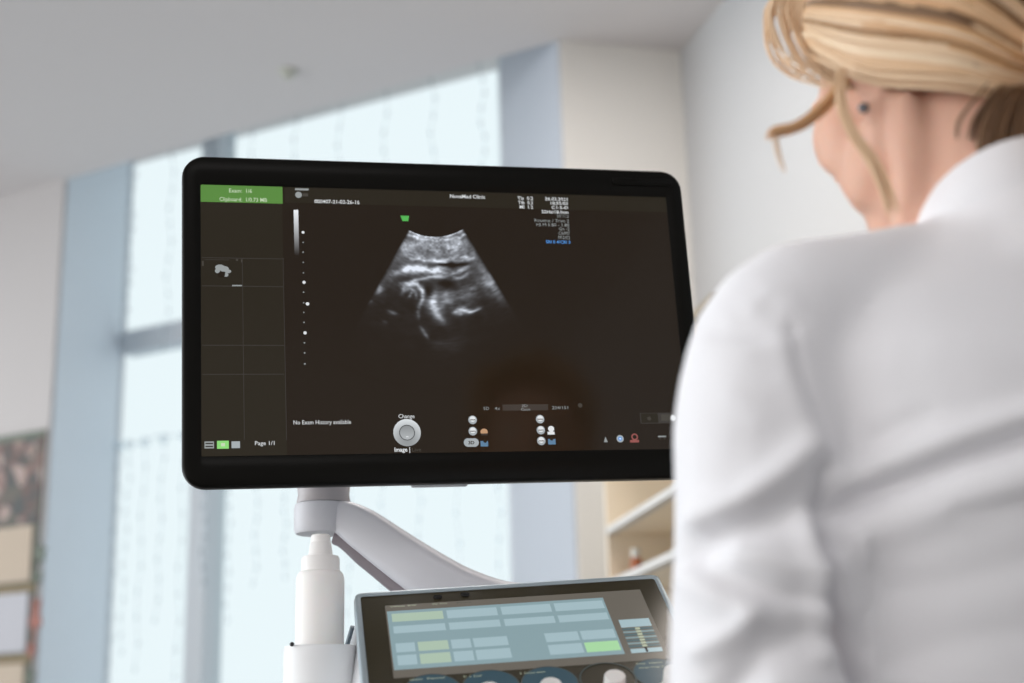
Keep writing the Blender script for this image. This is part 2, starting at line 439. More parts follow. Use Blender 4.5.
# orthonormalise
ex = MR[:, 0]/np.linalg.norm(MR[:, 0]); ez = np.cross(ex, MR[:, 1]); ez /= np.linalg.norm(ez); ey = np.cross(ez, ex)
MROT = np.stack([ex, ey, ez], 1)
mach = thing('ultrasound_machine', 'ultrasound machine with black scan monitor on grey arm and touch panel', 'ultrasound machine', (.02, 1.45, 0))
mon = bpy.data.objects.new('monitor', None)
def mloc_px(x, y):                  # photo pixel -> monitor local x, z on the screen plane
    p = PL(x, y, MLOC, ey)-MLOC; return float(p@ex), float(p@ez)
def rrect(hw, hh_, r, n=8, cx=0, cz=0):
    out = []
    for (sx, sz, a) in ((1, 1, 0), (-1, 1, PI/2), (-1, -1, PI), (1, -1, 1.5*PI)):
        for i in range(n+1):
            th = a+PI/2*i/n
            out.append((cx+sx*(hw-r)+r*math.cos(th), cz+sz*(hh_-r)+r*math.sin(th)))
    return out
xl = mloc_px(181.8, 320)[0]; xr = mloc_px(688.5, 262)[0]; zt = mloc_px(440, 164)[1]; zb = mloc_px(400, 484)[1]
mcx, mcz, mhw, mhh = (xl+xr)/2, (zt+zb)/2, (xr-xl)/2, (zt-zb)/2
SW, SH = .26, .1465
bz = MB()
def loop(pts, y): return [(x, y, z) for x, z in pts]
bz.rings([loop(rrect(SW, SH, .0015), .003), loop(rrect(SW, SH, .0015), -.0005), loop(rrect(SW+.001, SH+.001, .0025), -.0012),
          loop(rrect(mhw-.003, mhh-.003, .021, cx=mcx, cz=mcz), -.0022), loop(rrect(mhw-.0008, mhh-.0008, .023, cx=mcx, cz=mcz), -.001),
          loop(rrect(mhw, mhh, .0235, cx=mcx, cz=mcz), .0025), loop(rrect(mhw, mhh, .0235, cx=mcx, cz=mcz), .011), loop(rrect(mhw-.004, mhh-.004, .021, cx=mcx, cz=mcz), .0125)], cap0=False, cap1=True)
mm = bz.mesh('monitor'); mm.materials.append(M['bezel'])
bm = bmesh.new(); bm.from_mesh(mm); bmesh.ops.recalc_face_normals(bm, faces=bm.faces); bm.to_mesh(mm); bm.free()
mm.shade_smooth(); mm.set_sharp_from_angle(angle=math.radians(50))
mon = bpy.data.objects.new('monitor', mm); COL.objects.link(mon); mon.parent = mach
mon.matrix_basis = Matrix.Translation(-mach.location) @ Matrix([[*MROT[i], MLOC[i]] for i in range(3)]+[[0, 0, 0, 1]])
mon['label'] = 'black monitor showing a grey scan fan'
def mchild(mb, name, mats, smooth=None, bevel=0):   # local coords already
    me = mb.mesh(name)
    for m_ in (mats if isinstance(mats, list) else [mats]): me.materials.append(m_)
    bm = bmesh.new(); bm.from_mesh(me); bmesh.ops.recalc_face_normals(bm, faces=bm.faces); bm.to_mesh(me); bm.free()
    o = bpy.data.objects.new(name, me); COL.objects.link(o); o.parent = mon
    if smooth: me.shade_smooth(); me.set_sharp_from_angle(angle=math.radians(smooth))
    if bevel:
        b = o.modifiers.new('bevel', 'BEVEL'); b.width = bevel; b.segments = 2; b.limit_method = 'ANGLE'
    return o
rs_ = MB()
rs_.rings([loop(rrect(mhw-.0035, mhh-.0035, .021, cx=mcx, cz=mcz), .0122), loop(rrect(mhw-.0035, mhh-.0035, .021, cx=mcx, cz=mcz), .02), loop(rrect(mhw-.012, mhh-.012, .02, cx=mcx, cz=mcz), .032), loop(rrect(mhw-.05, mhh-.04, .02, cx=mcx, cz=mcz), .044)])
mchild(rs_, 'rear_shell', M['shell'], 50)
# light sensor window / grip in the top right bezel
sx0, sz1 = mloc_px(612, 179); sx1, sz0 = mloc_px(671, 187)
sb = MB(); scx, scz = (sx0+sx1)/2, (sz0+sz1)/2
sb.rings([loop(rrect((sx1-sx0)/2, .0042, .003, 5, scx, scz), -.0015), loop(rrect((sx1-sx0)/2, .0042, .003, 5, scx, scz), -.0036), loop(rrect((sx1-sx0)/2-.001, .0032, .0025, 5, scx, scz), -.0042)], cap0=False)
mchild(sb, 'sensor_strip', M['bezel'], 40)
# rear bracket
br = MB(); br.box((-.075, .042, -.06), (.075, .062, .06)); br.box((-.05, .036, -.125), (.03, .058, -.05)); mchild(br, 'mount_bracket', M['shell'], bevel=.004)
bv = MB(); vx0, vz = mloc_px(413, 486); vx1, _ = mloc_px(470, 486)
bv.box((vx0, .008, zb-.0018), (vx1, .016, zb+.012)); mchild(bv, 'vent_lip', M['shell'], bevel=.002)

# ---- writing
_tc = {}
def text_mb(mb, s, x, z, h, mi, align='L', fn=None, y=-.0006, sq=1.0, bold=.0):
    cu = bpy.data.curves.new('t', 'FONT'); cu.body = s; cu.resolution_u = 2; cu.offset = bold
    o = bpy.data.objects.new('scratch', cu); COL.objects.link(o)
    dg = bpy.context.evaluated_depsgraph_get(); dg.update()
    me = bpy.data.meshes.new_from_object(o.evaluated_get(dg)); bpy.data.objects.remove(o)
    if not len(me.vertices): return
    xs = [v.co.x for v in me.vertices]; k = h/.73; w = (max(xs)-min(xs))*k*sq
    x0 = x-min(xs)*k*sq - (0 if align == 'L' else w/2 if align == 'C' else w)
    vs = [(x0+v.co.x*k*sq, y, z+v.co.y*k) for v in me.vertices]
    mb.add(vs if fn is None else [fn(*v) for v in vs], [tuple(p.vertices) for p in me.polygons], mi)
    bpy.data.meshes.remove(me)
def text_fit(mb, s, p0, p1, h, mi, bold=.006, conv=mloc_px, y=-.0006, fn=None):      # writing from photo point p0 (baseline) to p1
    x0, z0_ = conv(*p0); x1, z1_ = conv(*p1)
    cu = bpy.data.curves.new('t', 'FONT'); cu.body = s; cu.resolution_u = 2; cu.offset = bold
    o = bpy.data.objects.new('scratch', cu); COL.objects.link(o)
    dg = bpy.context.evaluated_depsgraph_get(); dg.update()
    me = bpy.data.meshes.new_from_object(o.evaluated_get(dg)); bpy.data.objects.remove(o)
    xs = [v.co.x for v in me.vertices]; a, b = min(xs), max(xs); k = h/.73
    vs = []
    for v in me.vertices:
        t = (v.co.x-a)/(b-a)
        vs.append((x0+(x1-x0)*t, y, z0_+(z1_-z0_)*t*0+v.co.y*k))
    mb.add(vs if fn is None else [fn(*v) for v in vs], [tuple(p.vertices) for p in me.polygons], mi)
    bpy.data.meshes.remove(me)

scr = MB()
E_BG, E_WH, E_GR, E_GREENT, E_BLUE, E_DIM, E_FAN, E_BTN, E_PANEL, E_BAR, E_AMB, E_RED, E_MID, E_LBLUE = range(14)
smats = [emis('screen_black', rgb(30, 20, 8), 1), emis('screen_white', rgb(235, 238, 240), .9), emis('screen_green', rgb(88, 136, 62), 1), emis('screen_green_text', rgb(205, 225, 190), .9),
         emis('screen_blue', rgb(90, 160, 235), .9), emis('screen_dim', rgb(70, 66, 60), 1), None, None, emis('screen_panel', rgb(36, 30, 18), 1), emis('screen_bar', rgb(58, 54, 50), 1),
         emis('screen_amber', rgb(190, 150, 115), 1), emis('screen_red', rgb(150, 85, 80), 1), emis('screen_mid', rgb(150, 155, 155), 1), emis('screen_lime', rgb(140, 215, 120), 1)]
def attr_emis(name):
    m = emis(name, (0, 0, 0, 1), 1); nt = m.node_tree
    a = nt.nodes.new('ShaderNodeAttribute'); a.attribute_name = 'glow'
    nt.links.new(a.outputs['Color'], nt.nodes['Principled BSDF'].inputs['Emission Color']); return m
smats[E_FAN] = smats[E_BTN] = None
smats[E_FAN] = attr_emis('screen_scan'); smats[E_BTN] = emis('screen_button', rgb(165, 172, 176), 1)
scr.add([(-SW, 0, -SH), (SW, 0, -SH), (SW, 0, SH), (-SW, 0, SH)], [(0, 1, 2, 3)], E_BG)
def quad(x0, y0, x1, y1, mi, y=-.0003):
    a, b = mloc_px(x0, (y0+y1)/2)[0], mloc_px(x1, (y0+y1)/2)[0]
    c, d = mloc_px((x0+x1)/2, y1)[1], mloc_px((x0+x1)/2, y0)[1]
    a, b, c, d = max(a, -SW), min(b, SW), max(c, -SH), min(d, SH)
    scr.add([(a, y, c), (b, y, c), (b, y, d), (a, y, d)], [(0, 1, 2, 3)], mi)
quad(200, 180, 284.5, 470, E_PANEL, -.0001)
quad(284.5, 180, 700, 208, E_PANEL, -.0001)
quad(200, 180, 282.5, 202.8, E_GR)
for yy in (258, 286, 345, 374): quad(202, yy, 284, yy+.7, E_BAR)
for xx in (243, 284.5): quad(xx, 258, xx+.6, 440, E_BAR)
text_fit(scr, 'Exam:  1/6', (229, 192.5), (252, 193), .0046, E_GREENT)
text_fit(scr, 'Clipboard:  1/0.73 MB', (219.5, 201), (267, 201.6), .0046, E_GREENT)
text_fit(scr, '000407-21-02-26-16', (314.5, 203.2), (359.5, 204), .0044, E_WH, .012)
text_fit(scr, 'NovaMed Clinic', (450, 198), (485, 198.6), .0044, E_WH, .012)
for i, s in enumerate(('TIs  0.2', 'TIb  0.2', 'MI  1.2')):
    text_fit(scr, s, (517.5+.6*i+(1 if i == 2 else 0), 199.8+4.4*i), (533, 199.9+4.4*i), .0040, E_WH, .012)
for i, (s, x0, c, b) in enumerate((('26.02.2021', 545, E_WH, .012), ('10:55:03', 550.5, E_WH, .012), ('C1-5-D', 551.5, E_WH, .012), ('22Hz/18.0cm', 541.5, E_WH, .012), ('55°/1.2', 557, E_MID, .0),
                           ('Routine / Trim 2', 534.5, E_MID, .0), ('HI M 5.80 - 1.80', 536.5, E_MID, .0), ('Gn -2', 559, E_MID, .0), ('C6/M7', 558.5, E_MID, .0), ('FF2/E2', 558.5, E_MID, .0), ('SRI II 4/CRI 3', 546, E_BLUE, .012))):
    text_fit(scr, s, (x0, 200.4+4.3*i), (567.5+.28*i, 200.5+4.3*i), .0038, c, b)
# little logo top left
quad(295, 188.5, 308.5, 190.4, E_MID)
def disc(cx, cy, r, mi, y=-.0005, n=20, sx=1):
    x, z = mloc_px(cx, cy); rr = r*.00105
    scr.add([(x, y, z)]+[(x+rr*sx*math.cos(2*PI*i/n), y, z+rr*math.sin(2*PI*i/n)) for i in range(n)], [(0, i+1, (i+1) % n+1) for i in range(n)], mi)
disc(298.5, 195, 3.4, E_MID); quad(302.5, 193.5, 308, 196.5, E_DIM)
# grey scale bar and depth ticks
gx0 = 293.6
nb = 24
bar_v, bar_f = [], []
for i in range(nb+1):
    yy = 210+46*i/nb
    for xx in (gx0, gx0+4.6): a, c = mloc_px(xx+.02*(yy-210), yy); bar_v.append((a, -.0004, c))
for i in range(nb): bar_f.append((2*i, 2*i+1, 2*i+3, 2*i+2))
bar_i0 = len(scr.v); scr.add(bar_v, bar_f, E_FAN)
for (x, y, r) in ((303, 232.5, 1.5), (303.1, 242.5, .7), (303.1, 252.3, .8), (303.2, 262.5, .7), (303.4, 273, .7), (304, 282.5, 1.7), (303.6, 292.3, .8), (307.5, 304, 1.8), (303.6, 303, .7), (303.8, 312.5, .7), (304, 322.5, .8), (305, 333, 1.7), (304.4, 343, .8), (304.6, 353, .8), (304.8, 364, .9)):
    disc(x, y, r, E_WH if r > 1 else E_MID, n=10)
# thumbnail in the clipboard
for (x, y, r, sx) in ((220, 267.5, 3, 1.6), (224, 269, 3, 1.6), (217.5, 271, 2.5, 1), (228, 271.5, 2, 1.6), (226, 275, 2, 1.2)): disc(x, y, r, E_MID, n=14, sx=sx)
disc(221.5, 274.5, 2.8, E_BG, -.0007, 14, 1.3)
quad(232, 285, 242, 286.4, E_MID); quad(236, 259, 238, 261, E_DIM); quad(241, 259.5, 242.5, 262.5, E_DIM); quad(202, 261, 203.6, 266, E_DIM); quad(205, 259.6, 229, 260.2, E_BAR)
# green probe mark
a, c = mloc_px(404.8, 218.5); scr.add([(a-.0048, -.0005, c+.003), (a+.0048, -.0005, c+.003), (a+.0035, -.0005, c-.0032), (a-.0028, -.0005, c-.0032)], [(0, 1, 2, 3)], E_LBLUE)
smats[E_LBLUE] = emis('screen_mark', rgb(85, 180, 85), 1)
# bottom row
smats.append(emis('screen_lime', rgb(140, 215, 120), 1)); E_LIME = 14; smats.append(emis('screen_steel', rgb(92, 128, 158), 1)); E_STEEL = 15
quad(204.5, 441.5, 214, 448.5, E_MID)
for k in range(2): quad(205.5, 443+3*k, 213, 444.2+3*k, E_PANEL, -.0006)
quad(217, 440.8, 228.8, 448.8, E_LIME); quad(221, 443.2, 225, 446.4, E_GREENT, -.0006); quad(231.5, 441.4, 240, 448.2, E_BTN)
text_fit(scr, 'Page 1/1', (255, 445.3), (274.5, 445), .0044, E_WH, .0)
text_fit(scr, 'No Exam History available', (293.5, 424.6), (351, 424.2), .0046, E_WH, .0)
text_fit(scr, 'Change', (398.5, 418.4), (414.5, 418.3), .0046, E_WH, .0)
text_fit(scr, 'Image |', (394.5, 451.8), (410, 451.6), .0046, E_WH, .02); text_fit(scr, 'Live', (412, 451.6), (421, 451.4), .0042, E_DIM, .0)
# trackball emblem: ring with a lit centre
tbx, tbz = mloc_px(407, 432.7)
def ringdisc(r0, r1, y, n=40, top=None):
    base = len(scr.v); vs = []
    for i in range(n):
        c, s = math.cos(2*PI*i/n), math.sin(2*PI*i/n)
        vs += [(tbx+r0*c, y, tbz+r0*s), (tbx+r1*c, y, tbz+r1*s)]
    scr.add(vs, [(2*i, 2*i+1, (2*i+3) % (2*n), (2*i+2) % (2*n)) for i in range(n)], E_FAN); return base, len(scr.v)
ball = []
for r0, r1, tone in ((.0084, .0145, 0), (.0074, .0084, 1), (.0, .0074, 2)): ball.append((ringdisc(r0, r1, -.0005), tone))
text_mb(scr, '▬', tbx, tbz-.005, .002, E_WH, 'C', y=-.0007)
# bottom controls
text_fit(scr, '5D', (483.5, 410), (489, 410), .0034, E_MID, 0); text_fit(scr, '4x', (494.5, 410), (500, 410), .0034, E_MID, 0)
quad(502.5, 405, 548, 410.5, E_BAR); quad(502.5, 404.6, 548, 405.2, E_DIM)
text_fit(scr, '2D', (521.5, 407.2), (527.5, 407.2), .003, E_MID, 0); text_fit(scr, 'Gen', (521, 410.8), (530, 410.8), .003, E_MID, 0)
text_fit(scr, '204/151', (552, 409.4), (568, 409.2), .0036, E_MID, 0); disc(580, 405.5, 2.4, E_DIM)
for (x, y) in ((472.5, 420), (472.7, 431.3), (540, 419.3), (540.7, 430.2), (541.2, 441)):
    disc(x, y, 4.4, E_BTN); disc(x, y-.9, 3, E_WH, -.0006, sx=1); quad(x-2.6, y-.4, x+2.6, y+.5, E_DIM, -.0008)
disc(468, 442.6, 4.4, E_BTN); disc(474.5, 442.6, 4.4, E_BTN); quad(468, 438.4, 474.5, 446.8, E_BTN); text_fit(scr, '3D', (468.3, 444.4), (474.3, 444.4), .0036, E_PANEL, .03, y=-.0008)
disc(484, 432, 3.4, E_AMB, sx=1.1); quad(481, 433.5, 487.5, 435.5, E_BAR, -.0006); quad(480.5, 441, 488, 446.5, E_STEEL); disc(485, 441, 2, E_PANEL, -.0007)
disc(551, 429, 3.2, E_WH); quad(547.5, 431.8, 554.5, 434.6, E_WH); quad(548, 439, 555.5, 444.5, E_STEEL); disc(551.5, 439, 1.8, E_PANEL, -.0007)
# bottom right icons
a, c = mloc_px(605.5, 439.5); scr.add([(a-.0022, -.0005, c-.003), (a+.0022, -.0005, c-.003), (a, -.0005, c+.003)], [(0, 1, 2)], E_MID)
disc(620, 438.8, 3.8, E_BTN); disc(620, 438.8, 2.2, E_BLUE, -.0006); disc(620, 438.8, .9, E_WH, -.0008)
disc(634.5, 437, 3.6, E_RED); disc(634.5, 437, 2.2, E_BG, -.0006); quad(630, 440, 639, 442.5, E_RED)
quad(658, 435.8, 666, 437.2, E_MID); quad(659.5, 436.8, 660.6, 439.6, E_DIM); quad(664, 436.8, 665, 439.6, E_DIM)
quad(640, 412.8, 688, 423.5, E_BAR, -.0004); quad(641, 413.4, 658, 423, E_PANEL, -.0005); disc(649, 418.5, 2.2, E_DIM); quad(661, 414.5, 671, 421, E_DIM, -.0005); disc(673, 418, 3.2, E_WH)

# ---- the scan fan
apx, apy = 435., 183.
th0, th1 = math.radians(-29.4), math.radians(31.8); nT, nR = 190, 200; r0_, r1_ = 54., 205.
z2p = lambda zx, zy: (360+zx/4.269, 210+zy/4.269)
strokes = [  # polyline in a 683 px enlargement, width, strength
 ([(205,84),(260,108),(320,116),(380,106),(440,84)], 5, .62), ([(200,104),(260,124),(320,131),(390,124),(450,106)], 4, .42),
 ([(150,215),(200,150),(250,150),(330,165),(420,158),(470,165)], 26, .34), ([(170,160),(230,150)], 14, .22), ([(300,160),(350,180),(420,165)], 14, .2), ([(390,150),(430,140)], 14, .2),
 ([(190,190),(260,205),(330,220),(400,215),(480,205)], 8, .34), ([(200,206),(250,212),(300,218),(370,226)], 4, .45), ([(370,212),(420,196),(470,200)], 5, .3),
 ([(135,275),(165,262),(200,252),(250,252),(300,252),(350,258),(390,264)], 12, .62), ([(150,268),(210,250),(270,262),(340,262)], 7, .35),
 ([(380,280),(410,268),(440,252),(470,238)], 6, .45), ([(390,292),(420,290),(450,278),(480,268)], 6, .3), ([(400,300),(460,285)],5,.2),
 ([(170,312),(215,306),(260,296),(310,286),(365,282)], 5, .5), ([(180,318),(240,312)], 8, .35),
 ([(178,355),(188,332),(215,318),(245,318),(262,340),(266,375),(255,405),(244,432)], 6, .46), ([(188,345),(215,335),(238,352),(240,376)], 5, .35), ([(205,372),(222,350)], 4, .25), ([(262,330),(270,370)],7,.25),
 ([(322,352),(310,385),(312,415),(332,448),(354,476)], 10, .62), ([(330,365),(325,400),(345,430)], 18, .42), ([(350,360),(375,385),(372,410)], 20, .3),
 ([(380,370),(440,362),(500,338)], 22, .22), ([(430,350),(500,332)], 10, .14),
 ([(398,440),(420,430),(450,432),(480,428),(512,420)], 5, .72), ([(420,424),(460,420)], 6, .3), ([(400,446),(440,442)], 5, .35),
 ([(78,325),(92,355)], 11, .4), ([(40,390),(48,402)], 8, .16), ([(262,505),(278,530),(292,552)], 5, .34), ([(115,430),(160,446)], 5, .22), ([(95,488),(120,480)], 8, .12),
 ([(500,280),(545,300),(600,360)], 26, .2), ([(530,300),(560,330)], 16, .12), ([(455,150),(520,250),(600,380)], 12, .12), ([(300,585),(380,575),(460,560)], 18, .07), ([(245,430),(252,470)],5,.16),
 ([(420,330),(330,315)], 14, -.1), ([(100,280),(140,310)], 20, .08), ([(240,235),(330,240),(470,228)], 5, -.3), ([(280,330),(300,370)], 9, -.1)]
TT, RR = np.meshgrid(np.linspace(th0, th1, nT), np.linspace(r0_, r1_, nR))
PX = apx+RR*np.sin(TT); PY = apy+RR*np.cos(TT)
ZX, ZY = (PX-360)*4.269, (PY-210)*4.269
I = np.zeros_like(PX)+.035
def taper_poly(X, Y, pl):
    L = [math.hypot(b[0]-a[0], b[1]-a[1]) for a, b in zip(pl[:-1], pl[1:])]; tot = sum(L); acc = 0
    d = np.full_like(X, 1e9); par = np.zeros_like(X)
    for (ax, ay), (bx, by), l in zip(pl[:-1], pl[1:], L):
        t = np.clip(((X-ax)*(bx-ax)+(Y-ay)*(by-ay))/(l*l), 0, 1); q = np.hypot(X-ax-t*(bx-ax), Y-ay-t*(by-ay))
        par = np.where(q < d, (acc+t*l)/tot, par); d = np.minimum(d, q); acc += l
    return d, .25+.75*np.sin(PI*par)**.8
def dist_poly(X, Y, pl):
    d = np.full_like(X, 1e9)
    for (ax, ay), (bx, by) in zip(pl[:-1], pl[1:]):
        l2 = (bx-ax)**2+(by-ay)**2; t = np.clip(((X-ax)*(bx-ax)+(Y-ay)*(by-ay))/l2, 0, 1)
        d = np.minimum(d, np.hypot(X-ax-t*(bx-ax), Y-ay-t*(by-ay)))
    return d
def smooth_noise(shape, ky, kx, seed):
    r = np.random.default_rng(seed); g = r.random((int(shape[0]/ky)+3, int(shape[1]/kx)+3))
    yy = np.arange(shape[0])/ky; xx = np.arange(shape[1])/kx
    iy, ix = yy.astype(int), xx.astype(int); fy, fx = (yy-iy)[:, None], (xx-ix)[None, :]
    fy = fy*fy*(3-2*fy); fx = fx*fx*(3-2*fx)
    A = g[np.ix_(iy, ix)]; B = g[np.ix_(iy, ix+1)]; Cc = g[np.ix_(iy+1, ix)]; D = g[np.ix_(iy+1, ix+1)]
    return (A*(1-fx)+B*fx)*(1-fy)+(Cc*(1-fx)+D*fx)*fy
nz = smooth_noise(PX.shape, 2.2, 6, 1)*.5+smooth_noise(PX.shape, 5, 16, 2)*.5
wob = (smooth_noise(PX.shape, 9, 14, 3)-.5)*16
for pl, w, s in strokes:
    d, tp_ = taper_poly(ZX+wob*.45, ZY+wob*.7, pl); tp_ = 1 if pl[0][1] < 200 else tp_
    I += s*tp_*(.72*np.exp(-(d/(w*1.35))**2)+.3*np.exp(-(d/(w*2.6))**2))
I *= (.40+1.2*nz)*(.75+.5*smooth_noise(PX.shape, 12, 9, 8))
I += .05*np.exp(-((PY-250)/40)**2)
edge = np.minimum(TT-th0, th1-TT)*RR
I *= np.clip(edge/3, 0, 1)**.7
I *= np.clip((r1_-RR)/60, 0, 1)
I *= 1-np.clip((ZY-330)/330, 0, 1)*np.clip(np.abs(ZX-330)/330, 0, .8)*.8
I = np.clip(I, 0, 1)
base_fan = len(scr.v)
vs = []
for i in range(nR):
    for j in range(nT):
        a, c = mloc_px(PX[i, j], PY[i, j]); vs.append((a, -.00035, c))
scr.add(vs, [(i*nT+j, i*nT+j+1, (i+1)*nT+j+1, (i+1)*nT+j) for i in range(nR-1) for j in range(nT-1)], E_FAN)
screen = mchild(scr, 'screen', smats)
screen['label'] = 'lit screen with a fan-shaped grey scan'
at = screen.data.color_attributes.new('glow', 'FLOAT_COLOR', 'POINT')
colv = np.zeros((len(screen.data.vertices), 4), np.float32); colv[:, 3] = 1
bgc = np.array(rgb(30, 20, 8)[:3])
Il = (I**1.55).reshape(-1)[:, None]
edgef = np.clip(edge/3, 0, 1).reshape(-1)[:, None]
colv[base_fan:base_fan+nT*nR, :3] = bgc*(1-.75*Il)+Il*np.array([.80, .86, .96])
for i in range(nb+1):
    t = 1-i/nb; colv[bar_i0+2*i:bar_i0+2*i+2, :3] = bgc+np.array([.85, .88, .92])*t**1.3
for (b0, b1), tone in ball:
    for i in range(b0, b1):
        x_, _, z_ = scr.v[i]; r_ = math.hypot(x_-tbx, z_-tbz)
        if tone == 0: g = .42+.22*(z_-tbz)/.0145 + (.12 if r_ > .012 else 0)
        elif tone == 1: g = .10
        else: g = .36-.1*(z_-tbz)/.0075
        colv[i, :3] = (g*.95, g, g*1.03)
at.data.foreach_set('color', colv.ravel())

# ---- touch panel
TS = .862
TLOC = CAM+(np.array([.003481, 1.57096459, .90444733])-CAM)*TS
TRM = np.array([[.9895, -.0402, -.1388], [.1356, .5906, .7955], [.05, -.806, .5899]])
tx = TRM[:, 0]/np.linalg.norm(TRM[:, 0]); tb_ = TRM[:, 1]; tv = np.cross(tx, tb_); tv /= np.linalg.norm(tv); tn = -np.cross(tv, tx)  # tv up the slope, tn out of the face
if tn[2] < 0: tn = -tn
TROT = np.stack([tx, tv, np.cross(tx, tv)], 1); tn = TROT[:, 2]
def tloc_px(x, y):
    p = PL(x, y, TLOC, tn)-TLOC; return float(p@tx), float(p@tv)
pnl0 = tloc_px(359.9, 596.9); pnl1 = tloc_px(652.3, 581.6); pnl2 = tloc_px(373.4, 683)
px0 = (pnl0[0]+pnl2[0])/2-.002; px1 = tloc_px(660, 593)[0]; pv1 = (pnl0[1]+pnl1[1])/2; pv0 = -.115
PXC, PVC, PHW, PHH = (px0+px1)/2, (pv0+pv1)/2, (px1-px0)/2, (pv1-pv0)/2
def tl(pts, z): return [(x, y, z) for x, y in pts]
pn = MB()
RM = .0085
pn.rings([tl(rrect(PHW, PHH, .003, 5, PXC, PVC), .001), tl(rrect(PHW, PHH, .003, 5, PXC, PVC), .002), tl(rrect(PHW+.002, PHH+.002, .004, 5, PXC, PVC), .003), tl(rrect(PHW+RM*.6, PHH+RM*.75, .008, 5, PXC, PVC), .0022),
          tl(rrect(PHW+RM*.75, PHH+RM, .009, 5, PXC, PVC), -.003), tl(rrect(PHW+RM*.75, PHH+RM, .009, 5, PXC, PVC), -.016), tl(rrect(PHW-.004, PHH-.004, .008, 5, PXC, PVC), -.022)], cap0=False)
pm = pn.mesh('touch_panel'); pm.materials.append(M['silver'])
bm = bmesh.new(); bm.from_mesh(pm); bmesh.ops.recalc_face_normals(bm, faces=bm.faces); bm.to_mesh(pm); bm.free()
pm.shade_smooth(); pm.set_sharp_from_angle(angle=math.radians(40))
tp = bpy.data.objects.new('touch_panel', pm); COL.objects.link(tp); tp.parent = mach
tp.matrix_basis = Matrix.Translation(-mach.location) @ Matrix([[*TROT[i], TLOC[i]] for i in range(3)]+[[0, 0, 0, 1]])
tp['label'] = 'silver-rimmed touch panel with button grid'
T_FACE, T_DISP, T_BTN, T_YEL, T_GRN, T_LINE, T_TXT, T_DIAL, T_OUT, T_BLK, T_HEAD = range(11)
tm = [mat('panel_glass', rgb(62, 57, 43), .2, spec=.6), emis('touch_back', rgb(136, 160, 166), 1), emis('touch_button', rgb(162, 186, 193), 1), emis('touch_yellow', rgb(170, 191, 172), 1), emis('touch_green', rgb(166, 214, 162), 1),
      emis('touch_line', rgb(80, 104, 110), 1), emis('touch_text', rgb(176, 184, 160), 1), emis('touch_dial', rgb(52, 75, 86), 1), emis('touch_outline', rgb(66, 72, 70), 1), emis('touch_black', rgb(10, 10, 10), 1), emis('touch_teal', rgb(128, 150, 154), 1)]
for m_ in tm[1:]: m_.node_tree.nodes['Principled BSDF'].inputs['Roughness'].default_value = .18
td = MB()
td.add([(x, y, .0015) for x, y in rrect(PHW, PHH, .003, 5, PXC, PVC)], [tuple(range(24))], T_FACE)
def tpoly(pts, mi, z=.0021): td.add([(*tloc_px(*p), z) for p in pts], [tuple(range(len(pts)))], mi)
def trect(u0, v0, u1, v1, mi, z=.0021): td.add([(u0, v1, z), (u1, v1, z), (u1, v0, z), (u0, v0, z)], [(0, 1, 2, 3)], mi)
def tq(p_tl, p_br, mi, z=.0021):
    a = tloc_px(*p_tl); b = tloc_px(*p_br); trect(a[0], b[1], b[0], a[1], mi, z)
dT = tloc_px(387, 613.8); 
u_l = tloc_px(387, 613)[0]; 
# graded teal ground of the button area
d0 = tloc_px(386.5, 613); d1 = tloc_px(601, 600); d2 = tloc_px(616, 652)
vtop, vbot = (d0[1]+d1[1])/2, tloc_px(510, 664)[1]
def rowv(xa, ya): return tloc_px(xa, ya)[1]
r1t, r1b, r2t, r2b = rowv(392, 616), rowv(394, 624), rowv(394, 628.5), rowv(396, 635.5)
r3t, r3b, r4t, r4b = rowv(398, 645.5), rowv(400, 654.5), rowv(400, 657.5), rowv(402, 667.5)
def uat(x, y): return tloc_px(x, y)[0]
T_GREY = len(tm); tm.append(emis('touch_ground', rgb(104, 99, 91), 1)); tm[-1].node_tree.nodes['Principled BSDF'].inputs['Roughness'].default_value = .18
uL = (uat(384.2, 607.7)+uat(393, 668.5))/2; uR = (uat(640.6, 590.6)+uat(666, 652))/2
trect(uL, vbot-.012, uR, (tloc_px(384.2, 607.7)[1]+tloc_px(640.6, 590.6)[1])/2, T_GREY, .0018)
avg = lambda a, b: (uat(*a)+uat(*b))/2
eL = avg((390.5, 620), (399.5, 666)); eR = avg((601, 608), (623.5, 650))
trect(eL-.004, vbot, eR+.002, vtop, T_DISP)
bw = eR-eL
for (vt, vb, y) in ((r1t, r1b, 617), (r2t, r2b, 629)):
    for k, (fa, fb) in enumerate(((0, .238), (.256, .492), (.512, .748), (.766, 1))):
        trect(eL+bw*fa, vb, eL+bw*fb, vt, T_YEL if (k == 0 and y < 620) else T_BTN, .0023)
for (vt, vb, y) in ((r3t, r3b, 650), (r4t, r4b, 662)):
    for k, (fa, fb) in enumerate(((0, .086), (.10, .236), (.25, .338), (.35, .506), (.678, .832), (.844, 1))):
        trect(eL+bw*fa, vb, eL+bw*fb, vt, T_YEL if k == 1 else (T_GRN if (k == 5 and y > 655) else T_BTN), .0023)
